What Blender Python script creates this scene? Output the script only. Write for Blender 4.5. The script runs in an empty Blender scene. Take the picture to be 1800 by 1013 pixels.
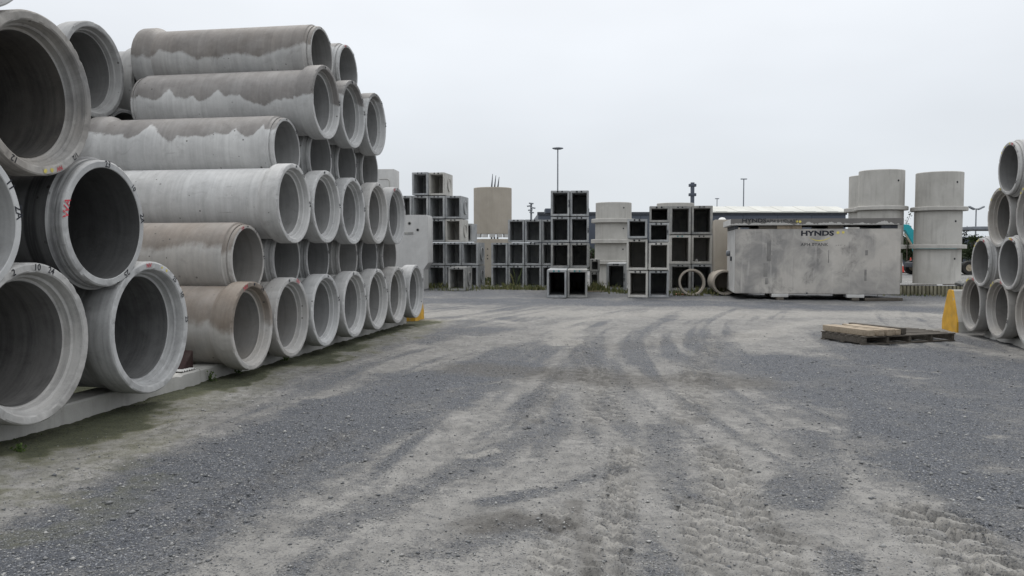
import bpy, bmesh, math, random
import numpy as np
from mathutils import Vector, Matrix

random.seed(7); np.random.seed(7)
PI = math.pi
SC = bpy.context.scene
COL = SC.collection

# ------------------------------------------------------------------ camera
FPX, CAMH, PITCH = 1485.0, 1.6, 0.0467          # focal length in px of an 1800 px wide frame
cam = bpy.data.cameras.new('camera')
cam.sensor_width = 36.0; cam.lens = FPX / 1800 * 36.0
cam.clip_start = 0.05; cam.clip_end = 3000
cam_o = bpy.data.objects.new('camera', cam); COL.objects.link(cam_o)
cam_o.location = (0, 0, CAMH); cam_o.rotation_euler = (PI / 2 - PITCH, 0, 0)
SC.camera = cam_o

# ------------------------------------------------------------------ world: overcast
SUN_EL, SUN_AZ = math.radians(58), math.radians(-4)   # veiled sun high ahead
w = bpy.data.worlds.new('World'); SC.world = w; w.use_nodes = True
nt = w.node_tree; nt.nodes.clear()
N = nt.nodes.new
out = N('ShaderNodeOutputWorld'); bg = N('ShaderNodeBackground')
sky = N('ShaderNodeTexSky'); sky.sky_type = 'NISHITA'; sky.sun_disc = False
sky.sun_elevation = SUN_EL; sky.sun_rotation = SUN_AZ; sky.dust_density = 4; sky.air_density = 1
skm = N('ShaderNodeVectorMath'); skm.operation = 'SCALE'; skm.inputs['Scale'].default_value = 0.10
tc = N('ShaderNodeTexCoord'); sep = N('ShaderNodeSeparateXYZ')
nt.links.new(tc.outputs['Generated'], sep.inputs[0])
ramp = N('ShaderNodeValToRGB')                        # overcast luminance grows towards the zenith
cr = ramp.color_ramp
cr.elements[0].position = 0.0; cr.elements[0].color = (.665, .712, .755, 1)
cr.elements[1].position = 1.0; cr.elements[1].color = (1.45, 1.48, 1.52, 1)
e = cr.elements.new(.14); e.color = (.700, .738, .785, 1)
e = cr.elements.new(.32); e.color = (.865, .895, .935, 1)
e = cr.elements.new(.6); e.color = (1.16, 1.19, 1.23, 1)
nt.links.new(sep.outputs['Z'], ramp.inputs[0])
mp = N('ShaderNodeMapping'); mp.inputs['Scale'].default_value = (1.2, 1.2, 3.2)
nz = N('ShaderNodeTexNoise'); nz.inputs['Scale'].default_value = 1.15; nz.inputs['Detail'].default_value = 4
nz.inputs['Roughness'].default_value = .5
nt.links.new(tc.outputs['Generated'], mp.inputs[0]); nt.links.new(mp.outputs[0], nz.inputs[0])
mr = N('ShaderNodeMapRange'); mr.inputs[1].default_value = .3; mr.inputs[2].default_value = .7
mr.inputs[3].default_value = .90; mr.inputs[4].default_value = 1.10
nt.links.new(nz.outputs['Fac'], mr.inputs[0])
cm = N('ShaderNodeVectorMath'); cm.operation = 'SCALE'
nt.links.new(ramp.outputs[0], cm.inputs[0]); nt.links.new(mr.outputs[0], cm.inputs['Scale'])
nt.links.new(sky.outputs[0], skm.inputs[0])
mx = N('ShaderNodeMix'); mx.data_type = 'RGBA'; mx.inputs[0].default_value = .93
nt.links.new(skm.outputs[0], mx.inputs[6]); nt.links.new(cm.outputs[0], mx.inputs[7])
nt.links.new(mx.outputs[2], bg.inputs[0]); bg.inputs[1].default_value = 1.0
nt.links.new(bg.outputs[0], out.inputs[0])

sl = bpy.data.lights.new('sun', 'SUN'); sl.energy = 1.5; sl.angle = math.radians(22); sl.color = (1, .97, .93)
so = bpy.data.objects.new('sun', sl); COL.objects.link(so)
sd = Vector((math.sin(SUN_AZ) * math.cos(SUN_EL), math.cos(SUN_AZ) * math.cos(SUN_EL), math.sin(SUN_EL)))
so.rotation_euler = sd.to_track_quat('Z', 'Y').to_euler(); so.location = (0, 0, 30)

SC.view_settings.view_transform = 'Standard'; SC.view_settings.look = 'None'
SC.view_settings.exposure = 0.10; SC.view_settings.gamma = 1.0
SC.view_settings.use_curve_mapping = False

# ------------------------------------------------------------------ pixel -> place
CP, SP = math.cos(PITCH), math.sin(PITCH)
def ray(px, py):
    dx, dy = (px - 900) / FPX, (506.5 - py) / FPX
    return Vector((dx, CP + SP * dy, -SP + CP * dy))
def at(px, py, Y):
    d = ray(px, py); t = Y / d.y
    return Vector((d.x * t, Y, CAMH + d.z * t))
def gnd(px, py, z=0.0):
    d = ray(px, py); t = (z - CAMH) / d.z
    return Vector((d.x * t, d.y * t, z))

A = 0.1732                                   # the yard's grid is turned by this much
UX, UY = math.sin(A), math.cos(A)            # along the stacks, away from the camera
NX, NY = math.cos(A), -math.sin(A)           # across, to the right

# ------------------------------------------------------------------ material helpers
class NT:
    def __init__(s, name):
        s.m = bpy.data.materials.new(name); s.m.use_nodes = True
        s.t = s.m.node_tree; s.t.nodes.clear()
        s.out = s.n('ShaderNodeOutputMaterial'); s.b = s.n('ShaderNodeBsdfPrincipled')
        s.l(s.b.outputs[0], s.out.inputs[0])
    def n(s, k, **kw):
        x = s.t.nodes.new(k)
        for a, v in kw.items(): setattr(x, a, v)
        return x
    def l(s, a, b): s.t.links.new(a, b)
    def coords(s, rnd=True, scale=(1, 1, 1)):
        tc = s.n('ShaderNodeTexCoord'); v = tc.outputs['Object']
        if rnd:
            oi = s.n('ShaderNodeObjectInfo'); ml = s.n('ShaderNodeMath', operation='MULTIPLY'); ml.inputs[1].default_value = 60
            s.l(oi.outputs['Random'], ml.inputs[0])
            ad = s.n('ShaderNodeVectorMath', operation='ADD'); s.l(v, ad.inputs[0]); s.l(ml.outputs[0], ad.inputs[1]); v = ad.outputs[0]
        if scale != (1, 1, 1):
            mp = s.n('ShaderNodeMapping'); mp.inputs['Scale'].default_value = scale; s.l(v, mp.inputs[0]); v = mp.outputs[0]
        return v
    def noise(s, v, scale, detail=4, rough=.55, dist=0):
        x = s.n('ShaderNodeTexNoise'); s.l(v, x.inputs['Vector'])
        x.inputs['Scale'].default_value = scale; x.inputs['Detail'].default_value = detail
        x.inputs['Roughness'].default_value = rough; x.inputs['Distortion'].default_value = dist
        return x.outputs['Fac']
    def rng(s, v, a, b, c=0., d=1., smooth=False):
        x = s.n('ShaderNodeMapRange'); x.interpolation_type = 'SMOOTHSTEP' if smooth else 'LINEAR'
        if hasattr(v, 'links'): s.l(v, x.inputs[0])
        else: x.inputs[0].default_value = v
        for i, q in enumerate((a, b, c, d)):
            if hasattr(q, 'links'): s.l(q, x.inputs[i + 1])
            else: x.inputs[i + 1].default_value = q
        return x.outputs[0]
    def math(s, op, a, b=0.):
        x = s.n('ShaderNodeMath', operation=op)
        for i, q in enumerate((a, b)):
            if hasattr(q, 'links'): s.l(q, x.inputs[i])
            else: x.inputs[i].default_value = q
        return x.outputs[0]
    def mix(s, f, a, b, mode='MIX'):
        x = s.n('ShaderNodeMix'); x.data_type = 'RGBA'; x.blend_type = mode
        for i, q in ((0, f), (6, a), (7, b)):
            if hasattr(q, 'links'): s.l(q, x.inputs[i])
            else: x.inputs[i].default_value = q if i == 0 else (tuple(q) + (1,) if len(q) == 3 else q)
        return x.outputs[2]
    def bump(s, h, strength, dist=.01):
        x = s.n('ShaderNodeBump'); x.inputs['Strength'].default_value = strength; x.inputs['Distance'].default_value = dist
        s.l(h, x.inputs['Height']); s.l(x.outputs[0], s.b.inputs['Normal'])
    def attr(s, name, kind='OBJECT'):
        x = s.n('ShaderNodeAttribute'); x.attribute_type = kind; x.attribute_name = name; return x
    def done(s, col, rough=.85):
        if hasattr(col, 'links'): s.l(col, s.b.inputs['Base Color'])
        else: s.b.inputs['Base Color'].default_value = tuple(col) + (1,)
        if hasattr(rough, 'links'): s.l(rough, s.b.inputs['Roughness'])
        else: s.b.inputs['Roughness'].default_value = rough
        s.b.inputs['Specular IOR Level'].default_value = .3
        return s.m

def concrete(name, a, b, mottle=2.2, pits=.5, streak=.3, dark=(.12, .115, .11), bump=.35, rnd=True):
    """cast concrete: cloudy tone, run-down streaks, air holes, grain"""
    s = NT(name); v = s.coords(rnd)
    c = s.mix(s.rng(s.noise(v, mottle, 5, .6, .6), .32, .68), a, b)
    vs = s.n('ShaderNodeMapping'); vs.inputs['Scale'].default_value = (5, 5, .5); s.l(v, vs.inputs[0])
    st = s.rng(s.noise(vs.outputs[0], 1.6, 5, .6), .52, .78)
    c = s.mix(s.math('MULTIPLY', st, streak), c, dark)
    g = s.noise(v, 90, 3, .6)
    c = s.mix(.22, c, s.mix(g, (.15, .15, .15), (.75, .75, .75)), 'OVERLAY')
    vo = s.n('ShaderNodeTexVoronoi'); vo.inputs['Scale'].default_value = 11; s.l(v, vo.inputs['Vector'])
    pn = s.rng(s.noise(v, 3.1, 2), .5, .62)
    p = s.math('MULTIPLY', s.rng(vo.outputs['Distance'], .07, .13, 1, 0), s.math('MULTIPLY', pn, pits))
    c = s.mix(p, c, (.07, .068, .066))
    h = s.math('SUBTRACT', s.math('ADD', s.noise(v, 14, 6, .65), s.math('MULTIPLY', g, .3)), p)
    s.bump(h, bump, .008)
    return s.done(c, .88)

def pipe_concrete():
    """pipe concrete: per-pipe tone, and rain-soaked crown with a dripping lower edge"""
    s = NT('pipe_concrete'); v = s.coords(True)
    tone = s.attr('tone').outputs['Fac']; tan = s.attr('tan').outputs['Fac']
    lev = s.attr('wet_level').outputs['Fac']; rad = s.attr('radius').outputs['Fac']
    blk = s.attr('black_band').outputs['Fac']
    c = s.mix(s.rng(s.noise(v, 1.3, 5, .6, .5), .3, .7), (.40, .402, .40), (.555, .557, .55))
    c = s.mix(s.math('MULTIPLY', tan, s.rng(s.noise(v, .9, 3), .25, .6)), c, (.40, .345, .28))
    # rings left by the mould, along the axis
    vx = s.n('ShaderNodeMapping'); vx.inputs['Scale'].default_value = (9, .35, .35); s.l(v, vx.inputs[0])
    c = s.mix(.28, c, s.mix(s.noise(vx.outputs[0], 3, 4, .6), (.25, .25, .25), (.7, .7, .7)), 'OVERLAY')
    # dirt blotches
    d1 = s.rng(s.noise(v, 3.4, 6, .68, .8), .56, .74)
    c = s.mix(s.math('MULTIPLY', d1, .35), c, (.17, .16, .15))
    # white bloom
    d2 = s.rng(s.noise(v, 2.1, 6, .7, 1.2), .60, .72)
    c = s.mix(s.math('MULTIPLY', d2, .4), c, (.58, .58, .57))
    grime = s.attr('grime').outputs['Fac']
    gn = s.math('ADD', s.math('MULTIPLY', s.noise(vx.outputs[0], 1.6, 6, .65), .55), s.math('MULTIPLY', s.noise(v, 2.6, 7, .7, .7), .5))
    c = s.mix(s.math('MULTIPLY', grime, s.rng(gn, .46, .66)), c, (.10, .098, .10))
    # wet crown
    tc = s.n('ShaderNodeTexCoord'); sp = s.n('ShaderNodeSeparateXYZ'); s.l(tc.outputs['Object'], sp.inputs[0])
    zr = s.math('DIVIDE', sp.outputs['Z'], rad)
    vd = s.n('ShaderNodeMapping'); vd.inputs['Scale'].default_value = (1, .12, .12); s.l(v, vd.inputs[0])
    n1 = s.noise(vd.outputs[0], 1.1, 3, .5); n2 = s.noise(v, 4.2, 6, .68)
    sx = s.n('ShaderNodeSeparateXYZ'); s.l(v, sx.inputs[0])
    wrp = s.math('ADD', s.math('MULTIPLY', sx.outputs['X'], 2.6), s.math('MULTIPLY', n1, 2.5))
    lob = s.n('ShaderNodeTexVoronoi', voronoi_dimensions='1D', feature='SMOOTH_F1'); s.l(wrp, lob.inputs['W']); lob.inputs['Scale'].default_value = 1.; lob.inputs['Smoothness'].default_value = .12
    edge = s.math('ADD', lev, s.math('ADD', s.math('ADD', s.math('MULTIPLY', s.math('SUBTRACT', n1, .5), -1.2), s.math('MULTIPLY', s.math('SUBTRACT', n2, .5), -.42)), s.math('MULTIPLY', s.math('SUBTRACT', s.math('POWER', lob.outputs['Distance'], 2.), .07), s.math('MULTIPLY', s.rng(s.noise(vd.outputs[0], .9, 1), 0.35, .65, .0, .9), s.rng(tan, .1, .4, 1, 0)))))
    df = s.math('SUBTRACT', zr, edge)
    wet = s.rng(df, s.rng(tan, .1, .5, -.03, -.12), s.rng(tan, .1, .5, .055, .16), 0, 1, True)
    outer = s.n('ShaderNodeVectorMath', operation='LENGTH')
    yz = s.n('ShaderNodeVectorMath', operation='MULTIPLY'); yz.inputs[1].default_value = (0, 1, 1)
    s.l(tc.outputs['Object'], yz.inputs[0]); s.l(yz.outputs[0], outer.inputs[0])
    iso = s.rng(s.math('DIVIDE', outer.outputs['Value'], rad), .9, .93)      # the bore stays dry
    wet = s.math('MULTIPLY', wet, iso)
    halo = s.math('MULTIPLY', s.rng(s.math('ABSOLUTE', s.math('ADD', df, .06)), .0, .12, 1, 0), s.math('MULTIPLY', iso, s.rng(lev, 1.0, 1.1, .10, 0)))
    c = s.mix(halo, c, (.6, .6, .59))
    wc = s.mix(tan, (.41, .385, .37), (.50, .41, .33))
    c = s.mix(s.math('MULTIPLY', wet, s.rng(n2, .25, .7, .75, 1.)), c, s.mix(1, c, wc, 'MULTIPLY'))
    # black joint compound at the spigot of the large pipes
    bn = s.math('MULTIPLY', blk, s.rng(s.noise(vx.outputs[0], 2.2, 5, .6, .5), .38, .62, .25, .95))
    bm = s.math('MULTIPLY', bn, s.math('MULTIPLY', s.rng(sp.outputs['X'], -3.25 + .34, -3.25 + .36, 1, 0), s.rng(sp.outputs['X'], -3.23, -3.21, 0, 1)))
    c = s.mix(s.math('MULTIPLY', bm, iso), c, (.035, .036, .040))
    # air holes
    vo = s.n('ShaderNodeTexVoronoi'); vo.inputs['Scale'].default_value = 13; s.l(v, vo.inputs['Vector'])
    rv = s.n('ShaderNodeSeparateColor'); s.l(vo.outputs['Color'], rv.inputs[0])
    psz = s.rng(rv.outputs[0], .55, 1., 0, .24)
    p = s.math('MULTIPLY', s.rng(s.math('SUBTRACT', psz, vo.outputs['Distance']), 0, .05), s.math('MULTIPLY', s.rng(s.noise(v, 2.3, 2), .46, .6), s.math('MULTIPLY', iso, .85)))
    c = s.mix(p, c, (.08, .075, .07))
    # scuffs
    vx2 = s.n('ShaderNodeMapping'); vx2.inputs['Scale'].default_value = (.4, 6, 6); s.l(v, vx2.inputs[0])
    c = s.mix(s.math('MULTIPLY', s.rng(s.noise(vx2.outputs[0], 3.5, 4, .6), .68, .74), .5), c, (.13, .125, .12))
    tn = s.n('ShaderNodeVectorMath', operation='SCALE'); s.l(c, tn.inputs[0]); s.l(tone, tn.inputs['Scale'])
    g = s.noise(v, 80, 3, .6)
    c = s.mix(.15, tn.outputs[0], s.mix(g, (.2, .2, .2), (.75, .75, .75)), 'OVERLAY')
    s.bump(s.math('SUBTRACT', s.math('ADD', s.noise(v, 11, 6, .65), s.math('MULTIPLY', g, .25)), p), .35, .008)
    return s.done(c, s.rng(wet, 0, 1, .88, .6))

def flat(name, col, rough=.6, var=.25, scale=6, wear=None, wcol=(.4, .4, .39), metallic=0):
    s = NT(name); v = s.coords(True)
    n = s.noise(v, scale, 5, .6)
    c = s.mix(s.rng(n, .3, .7), [q * (1 - var) for q in col], [min(1, q * (1 + var)) for q in col])
    if wear is not None:
        c = s.mix(s.rng(s.noise(v, scale * 1.7, 7, .72, .4), wear, wear + .05), c, wcol)
    s.b.inputs['Metallic'].default_value = metallic
    s.bump(s.noise(v, scale * 5, 4), .15, .005)
    return s.done(c, rough)

def wood(name, a, b, dark=(.06, .05, .04)):
    s = NT(name); v = s.coords(True)
    mp = s.n('ShaderNodeMapping'); mp.inputs['Scale'].default_value = (1.2, 22, 22); s.l(v, mp.inputs[0])
    n = s.noise(mp.outputs[0], 2.2, 5, .65, .4)
    c = s.mix(s.rng(n, .3, .7), a, b)
    c = s.mix(s.math('MULTIPLY', s.rng(s.noise(v, 5, 5, .6), .5, .7), .55), c, dark)
    s.bump(n, .4, .006)
    return s.done(c, .85)

def tank_concrete():
    s = NT('tank_concrete'); v = s.coords(False)
    wv = s.n('ShaderNodeTexNoise'); wv.inputs['Scale'].default_value = 1.1; wv.inputs['Detail'].default_value = 3; s.l(v, wv.inputs['Vector'])
    ad = s.n('ShaderNodeVectorMath', operation='MULTIPLY_ADD'); ad.inputs[1].default_value = (.5, .5, .5); s.l(wv.outputs['Color'], ad.inputs[0]); s.l(v, ad.inputs[2])
    q = ad.outputs[0]
    c = s.mix(s.rng(s.noise(q, 1.0, 6, .6, .35), .36, .62), (.25, .243, .235), (.47, .445, .41))
    c = s.mix(s.math('MULTIPLY', s.rng(s.noise(q, 1.5, 7, .66, .5), .52, .70), .75), c, (.53, .505, .465))
    c = s.mix(s.math('MULTIPLY', s.rng(s.noise(q, 1.3, 7, .68, .4), .58, .74), .7), c, (.085, .083, .085))
    mp = s.n('ShaderNodeMapping'); mp.inputs['Scale'].default_value = (7, 7, .6); s.l(v, mp.inputs[0])
    c = s.mix(s.math('MULTIPLY', s.rng(s.noise(mp.outputs[0], 1.5, 5, .6), .6, .75), .3), c, (.10, .098, .096))
    c = s.mix(s.math('MULTIPLY', s.rng(s.noise(mp.outputs[0], 1.1, 6, .6, .3), .57, .72), .5), c, (.56, .535, .50))
    c = s.mix(.2, c, s.mix(s.noise(v, 60, 3), (.2, .2, .2), (.75, .75, .75)), 'OVERLAY')
    s.bump(s.noise(q, 9, 6, .6), .3, .01)
    return s.done(c, .85)

def lid_concrete():
    s = NT('lid_concrete'); v = s.coords(False)
    sp = s.n('ShaderNodeSeparateXYZ'); s.l(v, sp.inputs[0])
    mp = s.n('ShaderNodeMapping'); mp.inputs['Scale'].default_value = (1, .3, .3); s.l(v, mp.inputs[0])
    n1 = s.noise(mp.outputs[0], 1.3, 2, .5); n2 = s.noise(mp.outputs[0], 6, 4, .7)
    ed = s.math('ADD', s.math('MULTIPLY', n1, .34), s.math('MULTIPLY', n2, .22))
    wet = s.rng(s.math('SUBTRACT', s.math('ADD', sp.outputs['Z'], .22), ed), -.004, .006)
    dry = s.mix(s.noise(v, 8, 5), (.36, .35, .33), (.52, .51, .49))
    c = s.mix(wet, dry, s.mix(s.noise(v, 5, 5), (.12, .115, .11), (.19, .18, .17)))
    s.bump(s.noise(v, 14, 5), .3, .006)
    return s.done(c, .8)

M = dict(
    pipe=pipe_concrete(),
    ledge=concrete('ledge_concrete', (.34, .335, .315), (.46, .45, .425), 1.6, .4, .35, (.16, .15, .12)),
    culvert=concrete('culvert_concrete', (.25, .262, .27), (.42, .425, .42), 2.4, .4, .45, (.10, .105, .105)),
    culvert_pale=concrete('culvert_pale_concrete', (.42, .41, .38), (.54, .525, .49), 2.4, .4, .35, (.16, .155, .14)),
    culvert_dark=concrete('culvert_weathered_concrete', (.19, .195, .195), (.38, .372, .345), 3, .4, .6, (.07, .07, .068)),
    riser=concrete('riser_concrete', (.38, .368, .34), (.49, .477, .445), 1.0, .25, .45, (.21, .20, .185), .2),
    riser_tan=concrete('tan_riser_concrete', (.35, .315, .265), (.41, .37, .315), 1.0, .2, .3, (.22, .20, .17), .2),
    precast=concrete('precast_concrete', (.44, .435, .425), (.54, .535, .52), 1.4, .35, .25, (.25, .245, .24), .2),
    tank_mark=concrete('dark_patch_concrete', (.17, .165, .16), (.29, .28, .265), 3, .2, .3),
    tank=tank_concrete(), lid=lid_concrete(),
    end=concrete('pale_end_concrete', (.46, .455, .44), (.58, .575, .56), 2, .2, .2, (.28, .275, .265), .2),
    wood=wood('old_pallet_wood', (.05, .045, .038), (.155, .136, .114)),
    timber=wood('sawn_timber', (.27, .215, .155), (.43, .36, .275), (.10, .075, .055)),
    red=wood('red_stained_timber', (.024, .012, .012), (.042, .02, .019)),
    yellow=flat('worn_yellow_paint', (.54, .30, .03), .6, .25, 3.5, .60, (.36, .31, .2)),
    black=flat('black_paint', (.018, .019, .024), .7, .3, 20, .60, (.2, .2, .2)),
    black2=flat('black_stencil_ink', (.02, .022, .03), .7, .2, 9),
    redink=flat('red_paint_mark', (.50, .06, .08), .7, .3, 20, .56, (.42, .40, .38)),
    yelink=flat('yellow_paint_mark', (.62, .53, .14), .7, .2, 9),
    plug=flat('dark_plug', (.012, .014, .018), .8, .3, 9),
    teal_plug=flat('teal_plug', (.03, .16, .17), .7, .3, 9),
    metal=flat('galvanised_metal', (.20, .215, .235), .5, .2, 4, metallic=.3),
    dmetal=flat('dark_metal', (.05, .055, .065), .55, .3, 4),
    clad=flat('blue_grey_cladding', (.070, .082, .105), .5, .08, .3),
    roof=flat('pale_roof_sheet', (.47, .47, .43), .5, .15, .12),
    wallpale=flat('pale_wall', (.5, .5, .48), .7, .1, .3),
    glass=flat('dark_glass', (.02, .025, .03), .15, .1, 1),
    teal=flat('teal_machine_paint', (.02, .30, .34), .4, .12, 3),
    rubber=flat('tyre_rubber', (.025, .024, .023), .8, .3, 6),
    hub=flat('dusty_hub', (.32, .27, .2), .7, .3, 6),
    cone=flat('cone_orange', (.60, .07, .05), .5, .15, 4),
    white=flat('cone_white', (.7, .7, .68), .5, .1, 4),
    rust=flat('rusty_scrap', (.22, .10, .05), .8, .4, 9),
)
def leafmat(name, a, b, rough=.6):
    s = NT(name); at_ = s.attr('shade', 'GEOMETRY').outputs['Fac']
    c = s.mix(at_, a, b)
    tr = s.n('ShaderNodeBsdfTranslucent'); s.l(c, tr.inputs[0])
    ms = s.n('ShaderNodeMixShader'); ms.inputs[0].default_value = .25
    s.l(s.b.outputs[0], ms.inputs[1]); s.l(tr.outputs[0], ms.inputs[2]); s.l(ms.outputs[0], s.out.inputs[0])
    return s.done(c, rough)
M['leaf'] = leafmat('shrub_leaves', (.012, .022, .010), (.055, .075, .03))
M['weed'] = leafmat('weed_leaves', (.03, .06, .012), (.09, .13, .03))
M['grass'] = leafmat('grass_blades', (.06, .085, .03), (.24, .23, .11))
M['bark'] = flat('bark', (.07, .055, .045), .9, .3, 8)

# ------------------------------------------------------------------ object helpers
def link(name, me, mat=None, parent=None, **props):
    o = bpy.data.objects.new(name, me); COL.objects.link(o)
    if mat is not None and me is not None and len(me.materials) == 0: me.materials.append(mat)
    if parent: o.parent = parent
    for k, v in props.items(): o[k] = v
    return o
def tag(o, label, cat, group=None):
    o['label'] = label; o['category'] = cat
    if group: o['group'] = group
    return o
def empty(name, loc, rz=0.0, label=None, cat=None, group=None):
    o = bpy.data.objects.new(name, None); COL.objects.link(o); o.empty_display_size = .2
    o.location = loc; o.rotation_euler = (0, 0, rz)
    if label: tag(o, label, cat, group)
    return o
def mesh(name, verts, faces, smooth=False):
    me = bpy.data.meshes.new(name); me.from_pydata([tuple(v) for v in verts], [], faces); me.update()
    if smooth: me.polygons.foreach_set('use_smooth', [True] * len(me.polygons))
    return me
def bm_mesh(name, bm, smooth=None):
    bmesh.ops.recalc_face_normals(bm, faces=bm.faces)
    me = bpy.data.meshes.new(name); bm.to_mesh(me); bm.free()
    if smooth is not None:
        me.polygons.foreach_set('use_smooth', [True] * len(me.polygons)); me.set_sharp_from_angle(angle=smooth)
    return me
def box_bm(bm, x0, x1, y0, y1, z0, z1):
    v = [bm.verts.new(p) for p in ((x0, y0, z0), (x1, y0, z0), (x1, y1, z0), (x0, y1, z0), (x0, y0, z1), (x1, y0, z1), (x1, y1, z1), (x0, y1, z1))]
    for f in ((3, 2, 1, 0), (4, 5, 6, 7), (0, 1, 5, 4), (1, 2, 6, 5), (2, 3, 7, 6), (3, 0, 4, 7)): bm.faces.new([v[i] for i in f])
def box_mesh(name, x0, x1, y0, y1, z0, z1, bev=.01, jit=0):
    bm = bmesh.new(); box_bm(bm, x0, x1, y0, y1, z0, z1)
    if jit:
        for v in bm.verts: v.co += Vector([random.uniform(-jit, jit) for _ in range(3)])
    if bev: bmesh.ops.bevel(bm, geom=bm.edges[:], offset=bev, segments=2, profile=.6, affect='EDGES')
    return bm_mesh(name, bm, .6)
def lathe(name, prof, seg=64, axis='X', closed=False, rough=0.0, smooth=.5, chips=None):
    """prof: list of (along, radius); outward on the left side of travel"""
    n = len(prof); V = []; F = []
    for i in range(seg):
        t = 2 * PI * i / seg
        for (x, r) in prof:
            rr = r + (random.uniform(-rough, rough) if rough else 0)
            if chips and (x, r) in chips and random.random() < .16:
                q_ = random.random() ** 2 * chips[(x, r)]; rr -= q_; x -= abs(q_) * .8 * chips.get('dir', 1)
            V.append((x, rr * math.sin(t), rr * math.cos(t)) if axis == 'X' else (rr * math.cos(t), rr * math.sin(t), x))
    for i in range(seg):
        j = (i + 1) % seg
        for k in range(n if closed else n - 1):
            k2 = (k + 1) % n
            F.append((i * n + k, i * n + k2, j * n + k2, j * n + k))
    me = mesh(name, V, F)
    bm = bmesh.new(); bm.from_mesh(me); bpy.data.meshes.remove(me)
    bmesh.ops.remove_doubles(bm, verts=bm.verts, dist=1e-5)
    me = bpy.data.meshes.new(name); bm.to_mesh(me); bm.free()
    me.polygons.foreach_set('use_smooth', [True] * len(me.polygons)); me.set_sharp_from_angle(angle=smooth)
    return me
def tube_bm(bm, p, q, r0, r1=None, seg=8):
    p, q = Vector(p), Vector(q); r1 = r0 if r1 is None else r1
    d = (q - p).normalized(); a = d.orthogonal().normalized(); b = d.cross(a)
    R = [[bm.verts.new(c + (a * math.cos(2 * PI * i / seg) + b * math.sin(2 * PI * i / seg)) * r) for i in range(seg)] for c, r in ((p, r0), (q, r1))]
    for i in range(seg):
        j = (i + 1) % seg; bm.faces.new((R[0][i], R[0][j], R[1][j], R[1][i]))
    bm.faces.new(R[0][::-1]); bm.faces.new(R[1])
def tubes(name, segs, mat, parent=None, seg=8):
    bm = bmesh.new()
    for s in segs: tube_bm(bm, *s, seg=seg)
    return link(name, bm_mesh(name, bm, .7), mat, parent)
TXT = {}
def text_verts(txt, size, bold=.0, wide=1.0, space=1.0):
    """centred text as flat geometry -> (verts 2D, faces)"""
    k = (txt, size, bold, wide, space)
    if k in TXT: return TXT[k]
    c = bpy.data.curves.new('t', 'FONT'); c.body = txt; c.size = size; c.offset = bold; c.align_x = 'CENTER'; c.align_y = 'CENTER'
    c.space_character = space; c.resolution_u = 3
    o = bpy.data.objects.new('t', c); COL.objects.link(o); bpy.context.view_layer.update()
    me = bpy.data.meshes.new_from_object(o.evaluated_get(bpy.context.evaluated_depsgraph_get()))
    V = [(v.co.x * wide, v.co.y) for v in me.vertices]; F = [tuple(p.vertices) for p in me.polygons]
    bpy.data.objects.remove(o); bpy.data.curves.remove(c); bpy.data.meshes.remove(me)
    TXT[k] = (V, F); return TXT[k]

# ------------------------------------------------------------------ numpy noise
def vnoise(x, y, seed=0):
    xi = np.floor(x).astype(np.int64); yi = np.floor(y).astype(np.int64); fx = x - xi; fy = y - yi
    fx = fx * fx * (3 - 2 * fx); fy = fy * fy * (3 - 2 * fy)
    def h(a, b):
        n = (a * 374761393 + b * 668265263 + seed * 974711) & 0x7fffffff
        n = ((n ^ (n >> 13)) * 1274126177) & 0x7fffffff
        return ((n ^ (n >> 16)) & 0xffff) / 65535.0
    return (h(xi, yi) * (1 - fx) + h(xi + 1, yi) * fx) * (1 - fy) + (h(xi, yi + 1) * (1 - fx) + h(xi + 1, yi + 1) * fx) * fy
def fbm(x, y, octv=4, seed=0, rough=.5):
    s = 0; a = 1; t = 0
    for k in range(octv):
        s = s + a * vnoise(x * 2 ** k, y * 2 ** k, seed + k * 17); t += a; a *= rough
    return s / t
def sstep(a, b, v):
    t = np.clip((v - a) / (b - a), 0, 1); return t * t * (3 - 2 * t)
def polydist(X, Y, pts):
    """distance to a polyline, distance along it, signed side offset"""
    D = np.full(X.shape, 1e9); L = np.zeros(X.shape); W = np.zeros(X.shape); acc = 0
    for (ax, ay), (bx, by) in zip(pts[:-1], pts[1:]):
        dx, dy = bx - ax, by - ay; ln = math.hypot(dx, dy)
        t = np.clip(((X - ax) * dx + (Y - ay) * dy) / ln ** 2, 0, 1)
        d = np.hypot(X - ax - t * dx, Y - ay - t * dy)
        sgn = ((X - ax) * dy - (Y - ay) * dx) / ln
        m = d < D; D = np.where(m, d, D); L = np.where(m, acc + t * ln, L); W = np.where(m, sgn, W); acc += ln
    return D, L, W
def gp(*pts): return [tuple(gnd(*p)[:2]) for p in pts]

# ------------------------------------------------------------------ ground
FACE0 = (-2.9356 * 1.085, 9.5423 * 1.085)      # foot of the first small pipe's face
def SE(s, e): return (FACE0[0] + s * UX - e * NX, FACE0[1] + s * UY - e * NY)
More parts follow.
